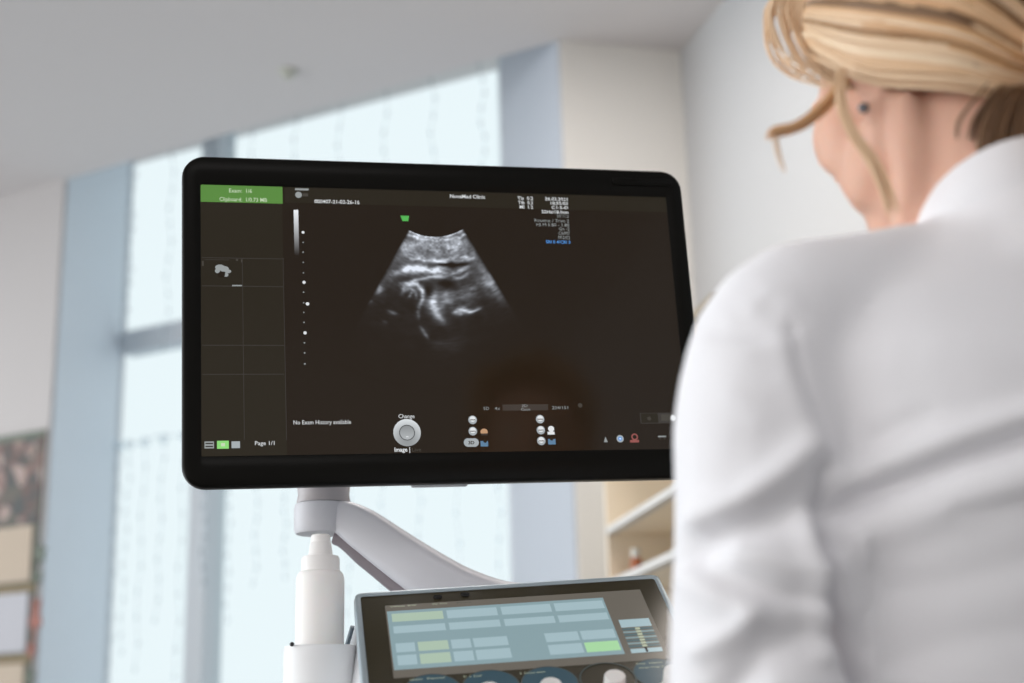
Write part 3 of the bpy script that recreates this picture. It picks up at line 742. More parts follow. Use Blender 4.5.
# slider block on the right
sv = [tloc_px(617, 622), tloc_px(647, 620), tloc_px(632.5, 654), tloc_px(665, 654)]
ul, ur = (sv[0][0]+sv[2][0])/2, (sv[1][0]+sv[3][0])/2; vt_, vb_ = (sv[0][1]+sv[1][1])/2, (sv[2][1]+sv[3][1])/2
trect(ul, vt_-(vt_-vb_)*.24, ur, vt_, T_BTN); 
for k in range(7):
    va = vt_-(vt_-vb_)*(.27+.085*k); trect(ul, va-(vt_-vb_)*.055, ur, va, T_HEAD if k % 2 else T_LINE)
    trect(ul+(ur-ul)*.42, va-(vt_-vb_)*.06, ul+(ur-ul)*.58, va, T_TXT, .0024)
trect(ul, vb_, ur, vt_-(vt_-vb_)*.88, T_BTN); trect(ul+(ur-ul)*.46, vb_, ul+(ur-ul)*.54, vt_-(vt_-vb_)*.85, T_BLK, .0025)
# heading and two small round icons
tfn = lambda x, y, z: (x, z, .0024)
def ttext(s, p0, p1, h, mi, bold=0.0): text_fit(td, s, p0, p1, h, mi, bold, conv=tloc_px, fn=tfn)
ttext('Utilities  B/W', (390.5, 609.5), (416.5, 608), .0026, T_TXT); ttext('Clip  Store', (432.5, 606.8), (447, 606), .0024, T_TXT); ttext('Print', (457, 605.5), (471, 604.5), .0022, T_OUT)
def tdisc(u, v, r, mi, z=.0024, n=32, r0=0):
    if r0 == 0: td.add([(u, v, z)]+[(u+r*math.cos(2*PI*i/n), v+r*math.sin(2*PI*i/n), z) for i in range(n)], [(0, i+1, (i+1) % n+1) for i in range(n)], mi)
    else:
        vs = []
        for i in range(n): c, s = math.cos(2*PI*i/n), math.sin(2*PI*i/n); vs += [(u+r0*c, v+r0*s, z), (u+r*c, v+r*s, z)]
        td.add(vs, [(2*i, 2*i+1, (2*i+3) % (2*n), (2*i+2) % (2*n)) for i in range(n)], mi)
for x, y in ((437.5, 599), (465, 596.5)): tdisc(*tloc_px(x, y), .0042, T_BLK)
# dial pictures above the knobs
dials = []
for k, (x, y, r) in enumerate(((430, 676, .0255), (487.5, 672, .0255), (545, 668.5, .0255), (602, 664.5, .0255), (652, 660.5, .0225))):
    u, v = tloc_px(x, y); dials.append((u, v-r))
    if k == 3: tdisc(u, v-r, r, T_OUT, .0022, 40, r*.94)
    else: tdisc(u, v-r, r, T_DIAL, .0022, 40); tdisc(u, v-r, r*1.0, T_OUT, .0023, 40, r*.95)
ttext('Gain  Power', (410, 683), (446, 681), .0028, T_TXT); ttext('TI  S  Scan', (463, 680), (482, 679), .0028, T_TXT); ttext('S  Focus zone', (520, 676.5), (545, 675), .0028, T_TXT)
ttext('Live  Harm', (637, 667), (662, 665.5), .0028, T_TXT); ttext('Gray map 6', (639, 671), (664, 669.5), .0026, T_TXT)
me = td.mesh('touch_screen')
for m_ in tm: me.materials.append(m_)
bm = bmesh.new(); bm.from_mesh(me); 
for f_ in bm.faces:
    if f_.normal.z < 0: f_.normal_flip()
bm.to_mesh(me); bm.free()
to = bpy.data.objects.new('touch_screen', me); COL.objects.link(to); to.parent = tp; to['label'] = 'lit screen with pale button grid'
# knobs
for (x, y) in ((430, 711), (489.5, 708), (550.5, 703.5), (614, 695.5), (673, 690)):
    u, v = tloc_px(x, y); kb = MB()
    kb.lathe([(.0115, .0015), (.0118, .004), (.0096, .005), (.0093, .0195), (.0087, .0206), (.0002, .0208)], 32, (u, v, 0), cap1=False)
    me = kb.mesh('knob'); me.materials.append(M['knobcap']); me.shade_smooth(); me.set_sharp_from_angle(angle=math.radians(35))
    o = bpy.data.objects.new('knob', me); COL.objects.link(o); o.parent = tp

# ---- console body under the panel
dzc = .775
cb = MB()
TPW = lambda u, v, z=-.02: TLOC+tx*u+tv*v+tn*z
topL, topR = TPW(px0-.004, pv1+.004), TPW(px1+.004, pv1+.004); botL, botR = TPW(px0-.004, pv0-.004), TPW(px1+.004, pv0-.004)
bL = P(347, 660, topL[1]+.07); bR = topR+np.array([.02, .09, 0])
def dn(p, z): q = np.array(p, float); q[2] = z; return q
# wedge housing carrying the touch panel
hs = MB()
vL = [topL, botL, dn(botL, dzc), dn(topL+np.array([-.048, .08, 0]), dzc), topL+np.array([-.004, .028, -.006])]
vR = [topR, botR, dn(botR, dzc), dn(topR+np.array([.03, .08, 0]), dzc), topR+np.array([.004, .028, -.006])]
hs.add(vL+vR, [(0, 1, 2, 3, 4), (9, 8, 7, 6, 5)]+[(i, i+5, (i+1) % 5+5, (i+1) % 5) for i in range(5)])
hs.build('panel_housing', M['console'], mach, bevel=.004)
sm_ = MB(); sm_.tube([topL+np.array([-.006, .026, -.01]), dn(topL+np.array([-.05, .078, 0]), dzc+.002)], .0032, 8); sm_.build('edge_strip', M['gasket'], mach, smooth=60)
dk_ = MB()
def rr2(x0, y0, x1, y1, r):
    return [(x, y) for x, y in rrect((x1-x0)/2, (y1-y0)/2, r, 6, (x0+x1)/2, (y0+y1)/2)]
dk_.prism(rr2(-.27, 1.19, .27, 1.56, .06), .72, .775); dk_.build('control_deck', M['console'], mach, bevel=.008)
bd = MB(); bd.prism(rr2(-.17, 1.44, .19, 1.74, .05), .14, .723); bd.build('cabinet', M['console'], mach, bevel=.01)
bs = MB(); bs.prism(rr2(-.28, 1.46, .30, 1.95, .08), .09, .145); bs.build('base', M['shell'], mach, bevel=.01)
for (x, y) in ((-.2, 1.55), (.22, 1.55), (-.2, 1.86), (.22, 1.86)):
    w_ = MB(); w_.lathe([(.02, -.016), (.044, -.016), (.05, -.01), (.05, .01), (.044, .016), (.02, .016)], 28, (x, y, .05), ax=((0, 1, 0), (0, 0, 1), (1, 0, 0)))
    w_.tube([(x, y, .05), (x, y, .092)], .014, 10); w_.build('caster', M['dark'], mach, smooth=40)
tbm = MB(); tbm.ell((.0, 1.225, .778), (.028, .028, .02)); tbm.build('trackball', M['dark'], mach, smooth=180)

# ---- arm
YA = 1.56
arm = MB()
cl = [P(x, y, Y) for x, y, Y in ((326, 517, YA), (345, 520, YA), (368, 534, YA), (400, 557, YA-.005), (432, 579, YA-.01), (462, 597, YA-.01), (500, 612, YA-.01), (540, 618, YA-.01))]
cl = spline(cl, 28)
rad = np.interp(np.linspace(0, 1, 28), [0, .1, .25, .5, .7, 1], [.017, .0185, .0235, .027, .03, .034])
arm.tube(cl, rad, 24, flat=1.35, upv=(0, 0, 1), rounded=True)
ao = arm.build('monitor_arm', M['arm'], mach, smooth=60)
und = MB(); q_ = [c-np.array([0, .004, r*1.22]) for c, r in zip(cl, rad)][2:24]
und.tube(q_, [r*.42 for r in rad[2:24]], 16, flat=1.9, upv=(0, 0, 1), rounded=True); und.build('cable_cover', M['armunder'], ao, smooth=60)  # darker strip standing in for the arm's shaded underside and groove
hd = MB(); hc = P(322.5, 519, YA); hr = 28.5*YA/FPX
hd.lathe([(hr*.55, -.017), (hr*.92, -.0165), (hr*.99, -.012), (hr, -.004), (hr, .011), (hr*.97, .0155), (hr*.9, .017)], 40, hc)
hd.build('pivot_head', M['arm'], ao, smooth=40)
ck = MB(); ck.lathe([(hr*.93, .017), (hr*.95, .0185), (hr*.90, .026), (hr*.93, .035), (hr*.93, .16), (hr*.8, .17)], 40, hc+np.array([.001, 0, 0]))
ck.build('pivot_collar', M['armdark'], ao, smooth=40)
lk = MB(); e0 = hc+np.array([0, 0, .14]); e1 = MLOC+ey*.085
lk.tube([e0, e0*.6+e1*.4, e1], [.022, .024, .024], 18, rounded=True); lk.tube([e1, MLOC+ey*.06], .03, 20); lk.build('tilt_link', M['arm'], ao, smooth=50)
po = MB(); pe = cl[-1]; po.tube([pe+np.array([0, 0, .02]), dn(pe, .74)], [.034, .04], 24); po.build('arm_post', M['shell'], mach, smooth=50)

# ---- bottle holder (part of the machine) and the gel bottle (a thing)
YBt = 1.40
hcx = P(320, 665, YBt)
hz1 = P(320, 646, YBt)[2]; hr2 = 35.5*YBt/FPX
hz0 = .776
ho = MB(); n_ = 40
ho.lathe([(hr2*.97, hz0), (hr2, hz0+.004), (hr2, hz1-.003), (hr2-.001, hz1), (hr2-.0025, hz1), (hr2-.003, hz1-.004), (hr2-.003, hz0+.012), (hr2*.3, hz0+.012)], n_, (hcx[0], hcx[1], 0))
ho.tube([(hcx[0], hcx[1], hz0+.006), (hcx[0]+.10, hcx[1]-.01, hz0+.006)], .012, 10)
ho.build('bottle_holder', M['holder'], mach, smooth=40)
ld = MB(); lx = P(292, 645, YBt-.03); ld.ell((lx[0], lx[1], hz1+.0005), (.0022, .0022, .0022), nu=10, nv=8); ld.build('rivet', M['dark'], mach, smooth=180)
bc = P(320, 600, YBt); br_ = 24*YBt/FPX
def zz(y): return P(320, y, YBt)[2]
b0 = hz0+.012
gb = thing('gel_bottle', 'white plastic gel bottle standing in round white holder by panel', 'bottle', (bc[0], bc[1], b0))
g_ = MB(); zsh = zz(577)
g_.lathe([(br_*.85, b0), (br_*.97, b0+.003), (br_, b0+.008), (br_, zsh-.004), (br_*.985, zsh-.001), (br_*.93, zsh+.003), (br_*.84, zsh+.0055), (br_*.74, zz(572)+.001), (br_*.72, zz(570))], 48, (bc[0], bc[1], 0)); g_.build('bottle_body', M['bottle'], gb, smooth=60)
g_ = MB(); g_.lathe([(br_*.68, zz(573)), (br_*.79, zz(572.5)), (br_*.80, zz(571)), (br_*.79, zz(559)), (br_*.74, zz(556.5)), (br_*.42, zz(555.5))], 48, (bc[0], bc[1], 0)); g_.build('bottle_collar', M['cap'], gb, smooth=50)
g_ = MB(); g_.lathe([(br_*.52, zz(557)), (br_*.53, zz(555)), (br_*.50, zz(554)), (br_*.44, zz(543.5)), (br_*.41, zz(542.5)), (br_*.42, zz(541.5)), (br_*.40, zz(536)), (br_*.34, zz(534.6)), (.001, zz(534.4))], 40, (bc[0], bc[1], 0), cap1=False); g_.build('bottle_nozzle', M['cap'], gb, smooth=40)

# ------------------------------------------------------------------ person
PSI = math.radians(14)
NB = P(1010, 195, .90)                                       # collar centre
bx, by = NB[0], NB[1]
fwd = np.array([-math.sin(PSI), math.cos(PSI), 0]); rgt = np.array([math.cos(PSI), math.sin(PSI), 0])
def BL(x, y, z): return np.array([bx, by, 0])+rgt*x+fwd*y+np.array([0, 0, z-(.016 if z > .6 else 0)])
per = thing('person', 'person in white lab coat with blonde pinned-up hair, seen from behind', 'person', BL(0, .05, 0))
zN = float(NB[2])
def ering(cx, cy, z, hw, hd, n=36, p=2.3, dz=0):
    out = []
    for i in range(n):
        th = 2*PI*i/n; c, s = math.cos(th), math.sin(th)
        out.append(BL(cx+hw*math.copysign(abs(c)**(2/p), c), cy+hd*math.copysign(abs(s)**(2/p), s), z+dz*s))
    return out
# coat: torso, sleeves, lap joined into one surface
ct = MB()
rb = .060
def cring(r, z0_, tilt, n=48):
    return [BL(.006+r*1.04*math.cos(2*PI*i/n), .018+r*math.sin(2*PI*i/n), z0_-tilt*math.sin(2*PI*i/n)) for i in range(n)]
ct.rings([cring(rb+.012, 1.06, .01), cring(rb+.034, 1.080, .012), cring(rb+.016, 1.100, .017), cring(rb+.005, 1.124, .024), cring(rb-.001, 1.146, .028)])
ct.rings([ering(0, .07, .50, .185, .15), ering(0, .07, .60, .175, .13), ering(0, .065, .72, .15, .11), ering(0, .036, .84, .158, .115), ering(0, .005, .95, .17, .118), ering(0, .004, 1.02, .178, .108),
          ering(0, .010, 1.065, .16, .09), ering(0, .016, 1.095, .115, .075), ering(0, .018, 1.118, .080, .064), ering(0, .020, 1.132, .062, .054)])
for sgn in (-1, 1):
    sh_pts = [BL(sgn*.06, .016, 1.094), BL(sgn*.125, 0, 1.069), BL(sgn*.170, .0, 1.052), BL(sgn*.190, .0, .995), BL(sgn*.194, .0, .92), BL(sgn*.200, .01, .84), BL(sgn*.203, .03, .745)]
    if sgn > 0: sh_pts[-1] = BL(.20, .04, .74)
    ct.tube(spline(sh_pts, 22), np.interp(np.linspace(0, 1, 22), [0, .2, .36, .5, .7, 1], [.042, .048, .053, .056, .056, .052]), 20)
    fo = [BL(sgn*.20, .03, .745), BL(sgn*.18, .14, .778), BL(sgn*.135, .27, .828)]
    ct.tube(spline(fo, 12), np.linspace(.05, .037, 12), 18)
    ct.ell(BL(sgn*.20, .025, .745), (.052, .052, .052))
    ct.tube([BL(sgn*.09, .0, .56), BL(sgn*.10, .25, .56), BL(sgn*.10, .37, .55)], [.105, .095, .085], 18)
cm = evalmesh(ct.mesh('coat'), [('REMESH', dict(mode='VOXEL', voxel_size=.0065)), ('SMOOTH', dict(iterations=8, factor=.5)), ('SUBSURF', dict(levels=1, render_levels=1))])
# cloth folds pressed into the surface
nv_ = len(cm.vertices); co = np.empty(nv_*3); no = np.empty(nv_*3)
cm.vertices.foreach_get('co', co); cm.vertices.foreach_get('normal', no); co = co.reshape(-1, 3); no = no.reshape(-1, 3)
def projv(V):
    v = V-CAM; z = v@FW; return 512+FPX*(v@RT)/z, 341.5-FPX*(v@UP)/z
qx, qy = projv(co)
face = np.clip(-(no@FW)*2.2+.25, 0, 1)
folds = [  # photo-scale course, width, height (mm)
 ([(792,330),(800,370),(812,400),(828,440)], 6, -2.4), ([(780,335),(792,380),(806,425)], 14, 2.2),
 ([(752,305),(772,292),(792,300)], 10, 1.2), ([(742,318),(770,312)], 10, -1.2), ([(720,330),(760,334),(790,326)], 11, -1.3), ([(700,350),(750,352),(795,344)], 12, 1.6),
 ([(822,530),(832,560),(838,600),(848,640),(856,690)], 6, -15), ([(824,470),(828,500),(832,545)], 8, -6), ([(808,520),(822,580),(828,650)], 14, 5), ([(862,540),(866,600),(876,683)], 16, 4),
 ([(836,545),(842,515),(862,500),(910,482),(960,462),(1030,440)], 11, -7), ([(850,480),(890,462),(950,440),(1030,414)], 15, 4.5), ([(860,535),(920,516),(1030,478)], 20, 3.6),
 ([(872,436),(900,424),(930,414)], 9, -2.2), ([(960,512),(1030,500)], 10, -1.6), ([(870,590),(950,582),(1030,560)], 18, -1.4), ([(900,660),(960,640),(1030,630)], 20, -1.6),
 ([(700,520),(740,502),(780,474),(812,446)], 15, 6.5), ([(684,556),(720,536),(760,524),(800,512),(830,505)], 17, -7), ([(700,568),(740,580),(790,596),(830,600)], 10, -3.5), ([(740,552),(790,566),(820,570)], 13, 3),
 ([(690,578),(720,600),(750,612)], 16, 5), ([(700,650),(740,630),(752,618)], 12, 4), ([(735,690),(760,655),(800,640),(836,636)], 20, -6), ([(760,700),(800,690),(840,690)], 14, 3),
 ([(664,556),(676,552)], 14, 5), ([(676,470),(676,510)], 16, -1.5), ([(690,440),(730,450),(770,440)], 16, -1.2),
 ([(900,330),(960,345),(1030,350)], 30, .8), ([(730,395),(760,420),(800,430)], 12, 1.2)]
disp = np.zeros(nv_)
for pl, w, h in folds:
    d = dist_poly(qx, qy, pl); disp += (1.3 if h*h > 6 else 1.0)*h*.001*np.exp(-(d/w)**2)
wv_ = np.array([noise.noise(Vector((c*9).tolist()))+.5*noise.noise(Vector((c*22).tolist())) for c in co])
co = co+no*((disp*face)+wv_*.0014)[:, None]
cm.vertices.foreach_set('co', co.ravel()); cm.update(); cm.shade_smooth(); cm.materials.clear(); cm.materials.append(M['coat'])
coat = link('lab_coat', cm, per); coat['label'] = 'white cotton lab coat'
# stand collar
clr = MB()
clr.rings([cring(rb+.006, 1.116, .022), cring(rb+.0065, 1.122, .024), cring(rb+.001, 1.146, .028), cring(rb-.002, 1.152, .029), cring(rb-.006, 1.150, .029), cring(rb-.009, 1.115, .022)], cap0=False, cap1=False)
clr.build('collar', M['coat'], coat, smooth=60)

# ---- body and head
HC = P(936, 94, .94)
HYAW = math.radians(31); HP = math.radians(6)
hf = np.array([-math.sin(HYAW), math.cos(HYAW), 0]); hrg = np.array([math.cos(HYAW), math.sin(HYAW), 0]); hu = np.array([0, 0, 1.])
hf2 = hf*math.cos(HP)-hu*math.sin(HP); hu2 = hu*math.cos(HP)+hf*math.sin(HP)
HR = Matrix([[hrg[i], hf2[i], hu2[i]] for i in range(3)])
def HL(x, y, z): return HC+hrg*x+hf2*y+hu2*z
bo = MB()
def hell(c, r, rz=0, rx=0, ry=0): bo.ell(HL(*c), r, HR @ Matrix.Rotation(rz, 3, 'Z') @ Matrix.Rotation(rx, 3, 'X') @ Matrix.Rotation(ry, 3, 'Y'), 28, 18)
hell((0, -.01, .035), (.071, .092, .078)); hell((0, .03, .01), (.064, .058, .07)); hell((0, .033, -.036), (.054, .050, .056)); hell((0, .046, -.078), (.03, .03, .026)); hell((0, .02, -.06), (.05, .045, .04))
for sg in (-1, 1):
    hell((sg*.046, .03, -.05), (.016, .045, .022), rz=sg*.5, rx=-.35); hell((sg*.050, .048, -.02), (.017, .026, .032)); hell((sg*.042, .038, -.05), (.015, .026, .026)); hell((sg*.026, .078, .022), (.02, .012, .007))
    # ear: concha, rim and lobe
    hell((sg*.071, -.006, -.002), (.007, .017, .028), rz=sg*-.35, rx=-.15)
    ear = [HL(sg*(.073+.005*a), y-.006, z) for y, z, a in ((.013, -.008, 0), (.016, .012, .3), (.008, .029, .7), (-.008, .031, 1), (-.02, .02, 1.1), (-.02, .0, .9), (-.012, -.018, .5), (-.001, -.03, .2), (.008, -.028, 0))]
    bo.tube(spline(ear, 26), [.0042]*26, 10); hell((sg*.073, -.002, -.029), (.005, .008, .009))
bo.tube([HL(0, .084, .02), HL(0, .097, -.006), HL(0, .102, -.017), HL(0, .090, -.025)], [.006, .008, .009, .007], 12); hell((.008, .091, -.021), (.007, .008, .006)); hell((-.008, .091, -.021), (.007, .008, .006))
hell((0, .078, -.046), (.02, .009, .0045)); hell((0, .077, -.055), (.017, .009, .0055))
nk0 = BL(0, .024, 1.09)
NT = HL(0, -.022, -.05)
bo.tube(spline([nk0, nk0*.5+HL(0, -.02, -.06)*.5, NT, HL(0, -.015, .0)], 14), np.interp(np.linspace(0, 1, 14), [0, .25, .5, 1], [.060, .049, .049, .053]), 26, flat=.95)
for sg in (-1, 1):   # neck muscle from behind the ear to the breastbone
    bo.tube(spline([HL(sg*.060, -.022, -.025), HL(sg*.053, -.012, -.065)*.85+BL(sg*.04, .045, 1.11)*.15, HL(sg*.05, 0, -.09)*.45+BL(sg*.045, .055, 1.12)*.55, BL(sg*.02, .075, 1.06)], 14), np.interp(np.linspace(0, 1, 14), [0, .4, 1], [.012, .0150, .012]), 12)
def bering(cx, cy, z, hw, hd): return ering(cx, cy, z, hw, hd, 28, 2.1)
bo.rings([bering(0, .05, .50, .16, .12), bering(0, .065, .70, .11, .075), bering(0, .02, .90, .12, .08), bering(0, .012, 1.02, .12, .065), bering(0, .022, 1.075, .075, .05), bering(0, .024, 1.11, .05, .045)])
for sg in (-1, 1):
    bo.tube(spline([BL(sg*.13, 0, 1.055), BL(sg*.176, 0, 1.01), BL(sg*.19, 0, .9), BL(sg*.20, .03, .745), BL(sg*.15, .23, .808), BL(sg*.125, .31, .825)], 26), np.interp(np.linspace(0, 1, 26), [0, .2, .5, .62, .95, 1], [.03, .033, .031, .031, .023, .024]), 16)
    # hand: palm, four bent fingers, a thumb off its side
    W = BL(sg*.12, .315, .823); fd = fwd*.96-rgt*sg*.28; fd /= np.linalg.norm(fd); sd = np.cross(fd, [0, 0, 1.])*sg   # sd points outwards
    up_ = np.array([0, 0, 1.])
    bo.ell(W+fd*.045, (.036, .046, .015), Matrix([[sd[i], fd[i], up_[i]] for i in range(3)]), 18, 12)
    for k, ln in enumerate((.058, .068, .075, .066)):
        f0 = W+fd*.075+sd*(.026-.0175*k); c1 = f0+fd*ln*.45+up_*.006; c2 = f0+fd*ln*.8-up_*.008; c3 = f0+fd*ln*.98-up_*.026
        bo.tube(spline([W+fd*.05+sd*(.022-.015*k), f0, c1, c2, c3], 12), np.linspace(.0088, .0066, 12), 10)
    t0 = W+fd*.02-sd*.03; bo.tube(spline([W+fd*.01-sd*.012, t0, t0+fd*.03-sd*.016-up_*.006, t0+fd*.055-sd*.014-up_*.014], 10), np.linspace(.011, .0078, 10), 10)
    # legs
    bo.tube(spline([BL(sg*.085, .03, .55), BL(sg*.10, .25, .55), BL(sg*.10, .38, .54)], 10), np.linspace(.085, .058, 10), 16)
    bo.tube(spline([BL(sg*.10, .38, .54), BL(sg*.10, .40, .4), BL(sg*.10, .36, .2), BL(sg*.10, .32, .09)], 12), np.interp(np.linspace(0, 1, 12), [0, .4, 1], [.058, .052, .036]), 16)
    bo.tube(spline([BL(sg*.10, .30, .06), BL(sg*.105, .38, .045), BL(sg*.11, .48, .035)], 8), [.034, .035, .034, .034, .034, .032, .03, .022], 14)
bmsh = evalmesh(bo.mesh('body'), [('REMESH', dict(mode='VOXEL', voxel_size=.0042)), ('SMOOTH', dict(iterations=6, factor=.5))])
bmsh.shade_smooth(); bmsh.materials.clear(); bmsh.materials.append(M['skin'])
body = link('body', bmsh, per)
for sg in (-1, 1):
    e_ = MB(); e_.ell(HL(sg*.03, .074, .008), (.0115, .0115, .0115)); eo = e_.build('eye', M['eye'], per, smooth=180)
er = MB(); ep = HL(-.079, -.002, -.03); er.ell(ep, (.0037, .0037, .0037), nu=14, nv=10); er.build('earring', M['ear'], per, smooth=180)
# trousers and shoes
for sg in (-1, 1):
    t_ = MB(); t_.tube(spline([BL(sg*.10, .33, .545), BL(sg*.10, .39, .52), BL(sg*.10, .405, .4), BL(sg*.10, .365, .2), BL(sg*.10, .325, .11)], 20), np.interp(np.linspace(0, 1, 20), [0, .2, .5, 1], [.07, .073, .064, .052]), 20)
    t_.build('trouser_leg', M['trouser'], per, smooth=60)
    s_ = MB(); s_.tube(spline([BL(sg*.10, .275, .05), BL(sg*.102, .32, .052), BL(sg*.106, .40, .046), BL(sg*.11, .50, .038), BL(sg*.11, .525, .036)], 12), np.interp(np.linspace(0, 1, 12), [0, .1, .5, .9, 1], [.03, .045, .043, .036, .02]), 18); s_.build('shoe', M['shoe'], per, smooth=60)

# ---- hair
HR0 = np.array([.088, .104, .097]); HRC = np.array([0, -.012, .034])
def hdir(az, el):  # az measured from the face direction, + to her right
    return np.array([math.sin(az)*math.cos(el), math.cos(az)*math.cos(el), math.sin(el)])
cap = MB()
def hairline(az):  # lowest elevation the hair mass reaches (radians)
    a = abs((az+PI) % (2*PI)-PI)
    return float(np.interp(a, [0, .7, 1.0, 1.25, 1.45, 1.7, 2.2, PI], [.50, .45, .25, .0, -.42, -.56, -.82, -.95]))
NA, NE = 72, 26
rows = []
for k in range(NE):
    ring = []
    for i in range(NA):
        az = 2*PI*i/NA; lo_ = hairline(az); el = lo_+(PI/2-.02-lo_)*k/(NE-1)
        d = hdir(az, el); bulge = 1.0-.03*(k == 0)
        p = HRC+d*HR0*bulge
        nz_ = noise.noise(Vector((d*4).tolist()))*.003
        ring.append(HL(*(p+d*nz_)))
    rows.append(ring)
inner = []
for i in range(NA):
    az = 2*PI*i/NA; d = hdir(az, hairline(az)); inner.append(HL(*(HRC+d*HR0*.86)))
cap.rings([inner]+rows, 0, cap0=True, cap1=True)
hair = cap.build('hair', M['hairroot'], per, smooth=180); hair['label'] = 'blonde pinned-up hair with loose strands'
st = MB()
BUN = np.array([.0, -.108, -.05])
def strand(pts, r, n=14, fl=.55, sides=6):
    q = spline(pts, n); rr = [r*(math.sin(PI*min(1, .12+.88*k/(n-1)))**.5*.85+.15) for k in range(n)]
    st.tube(q, rr, sides, flat=fl)
tones = []
def flow(u, sgz, off, lift, j):
    L = lambda a, b: (a[0]+(b[0]-a[0])*u, a[1]+(b[1]-a[1])*u)
    ctl = [L((-1.10, .12), (-.12, 1.38)), L((-1.30, -.10), (-.75, 1.30)), L((-1.62, -.46), (-1.75, .80)), L((-2.2, -.72), (-2.4, .20)), L((-2.75, -.86), (-2.85, -.30)), L((-3.05, -.80), (-3.05, -.42))]
    pts = []
    for k, (az, el) in enumerate(ctl):
        d = hdir(az*-sgz, el+off*(1-.35*k/5)); lf = lift+.018*math.sin(PI*k/5)
        pts.append(HL(*(HRC+d*HR0*lf+j)))
    return pts
for sgz in (-1, 1):
    for g_i in range(46):
        u = (g_i+random.uniform(-.3, .3))/45; u = min(1.0, max(0, u)); glift = 1.0+random.uniform(0, .045); tone = random.choice((.1, .35, .5, .6, .7, .85, 1.0))
        for k in range(26):
            off = random.gauss(0, .035); j = np.array([random.gauss(0, .0012) for _ in range(3)])
            n0 = len(st.v); strand(flow(u, sgz, off, glift+random.gauss(0, .006), j), random.uniform(.0012, .0026), 18); tones += [min(1, max(0, tone+random.gauss(0, .12)))]*(len(st.v)-n0)
for g_i in range(40):     # hair drawn straight back over the crown
    q0 = -.8+1.6*(g_i+random.uniform(-.3, .3))/39; q0 = max(-.85, min(.85, q0)); glift = 1.0+random.uniform(0, .03); tone = random.choice((.3, .5, .6, .7, .85, 1.0))
    for k in range(20):
        q = max(-.9, min(.9, q0+random.gauss(0, .03))); n0 = len(st.v); pts = []; lf = glift+random.gauss(0, .005)
        for i, ph in enumerate((52, 85, 120, 155, 190, 215)):
            qq = q*(1-.55*max(0, i-2)/3); c_ = math.sqrt(1-qq*qq); a_ = math.radians(ph)
            pts.append(HL(*(HRC+np.array([qq, c_*math.cos(a_), c_*math.sin(a_)])*HR0*(lf+.015*math.sin(PI*i/5)))))
        strand(pts, random.uniform(.0014, .0028), 18); tones += [min(1, max(0, tone+random.gauss(0, .1)))]*(len(st.v)-n0)
for k in range(220):      # short hair at the nape, combed up, darkened for the shade under the hair mass
    x = max(-.054, min(.054, random.gauss(0, .026))); n0 = len(st.v); lo_ = random.random()**1.4*.055*(1-abs(x)/.06)
    strand([HL(x*.9, -.064+abs(x)*.3, -.066-lo_), HL(x*.93, -.078+abs(x)*.4, -.058-lo_*.3), HL(x*.85, -.09+abs(x)*.2, -.045)], random.uniform(.0009, .0018), 8); tones += [random.uniform(-.0, .05)]*(len(st.v)-n0)
# the rolled bun
for i in range(90):
    ph = random.uniform(0, 2*PI); ro = random.uniform(.018, .04); tl_ = random.uniform(-.4, .4); pts = []
    for t in np.linspace(0, 1.5*PI, 8):
        a = ph+t; r2_ = ro+.004*math.sin(2*t+i)
        pts.append(HL(BUN[0]+r2_*math.cos(a)*1.15, BUN[1]-.012+.018*math.sin(a*1.0+tl_)+random.gauss(0, .002), BUN[2]+r2_*math.sin(a)))
    strand(pts, random.uniform(.002, .004), 18)
# loose locks drawn at the temple, cheek and neck
def lock(pts, n, spread, r, fl=.5):
    for k in range(n):
        o_ = np.array([random.gauss(0, spread) for _ in range(3)]); e_ = np.array([random.gauss(0, spread*.6) for _ in range(3)])
        m_ = len(pts); strand([np.array(p)+o_*(1-.5*i/(m_-1))+e_*i/(m_-1) for i, p in enumerate(pts)], r*random.uniform(.6, 1.2), 18, fl)
YF = .93
def sc_(az, el, l=1.03): return HL(*(HRC+hdir(az, el)*HR0*l))
lock([sc_(-.25, 1.15), sc_(-.45, .75, 1.12)]+[P(x, y, Y) for x, y, Y in ((775, 2, .975), (768, 28, .965), (774, 56, .95), (796, 76, .93), (826, 84, .915))], 9, .004, .0016)
lock([sc_(-.4, 1.2), sc_(-.6, .8, 1.08)]+[P(x, y, Y) for x, y, Y in ((792, 8, .965), (792, 34, .95), (808, 62, .93), (834, 82, .91))], 10, .005, .0017)
n0 = len(st.v); tones += [float(.72)]*(n0-len(tones))
lock([P(x, y, Y) for x, y, Y in ((852, 60, .90), (834, 92, .90), (816, 112, .895), (796, 126, .89), (777, 130, .89), (768, 135, .89))], 14, .0022, .0012)
tones += [.42]*(len(st.v)-len(tones))
lock([P(x, y, Y) for x, y, Y in ((776, 131, .89), (778, 150, .89), (784, 172, .89))], 3, .001, .0008); tones += [.8]*(len(st.v)-len(tones))
lock([P(x, y, Y) for x, y, Y in ((838, 72, .885), (840, 104, .885), (852, 132, .885), (872, 160, .885), (886, 190, .885), (893, 212, .885))], 11, .0028, .0014)
tones += [.68]*(len(st.v)-len(tones))
for i in range(26):    # wispy fringe left of the temple
    x0 = random.uniform(778, 846); a_ = random.uniform(-.7, -.25)
    pts = [sc_(a_, 1.25), sc_(a_-.2, .85, 1.07), P(x0-8, 0, .96), P(x0-4+random.uniform(-6, 6), 42, .945), P(x0+20, 78+random.uniform(-12, 8), .92), P(x0+50, 90, .90)]
    strand(pts, random.uniform(.0012, .0026), 16)
tones += [float(v) for v in rng.uniform(.8, .8001, 1)]*(len(st.v)-len(tones))
hs_ = st.build('hair_strands', M['hair'], hair, smooth=180)
ta = hs_.data.attributes.new('tone', 'FLOAT', 'POINT'); ta.data.foreach_set('value', np.array(tones, np.float32))

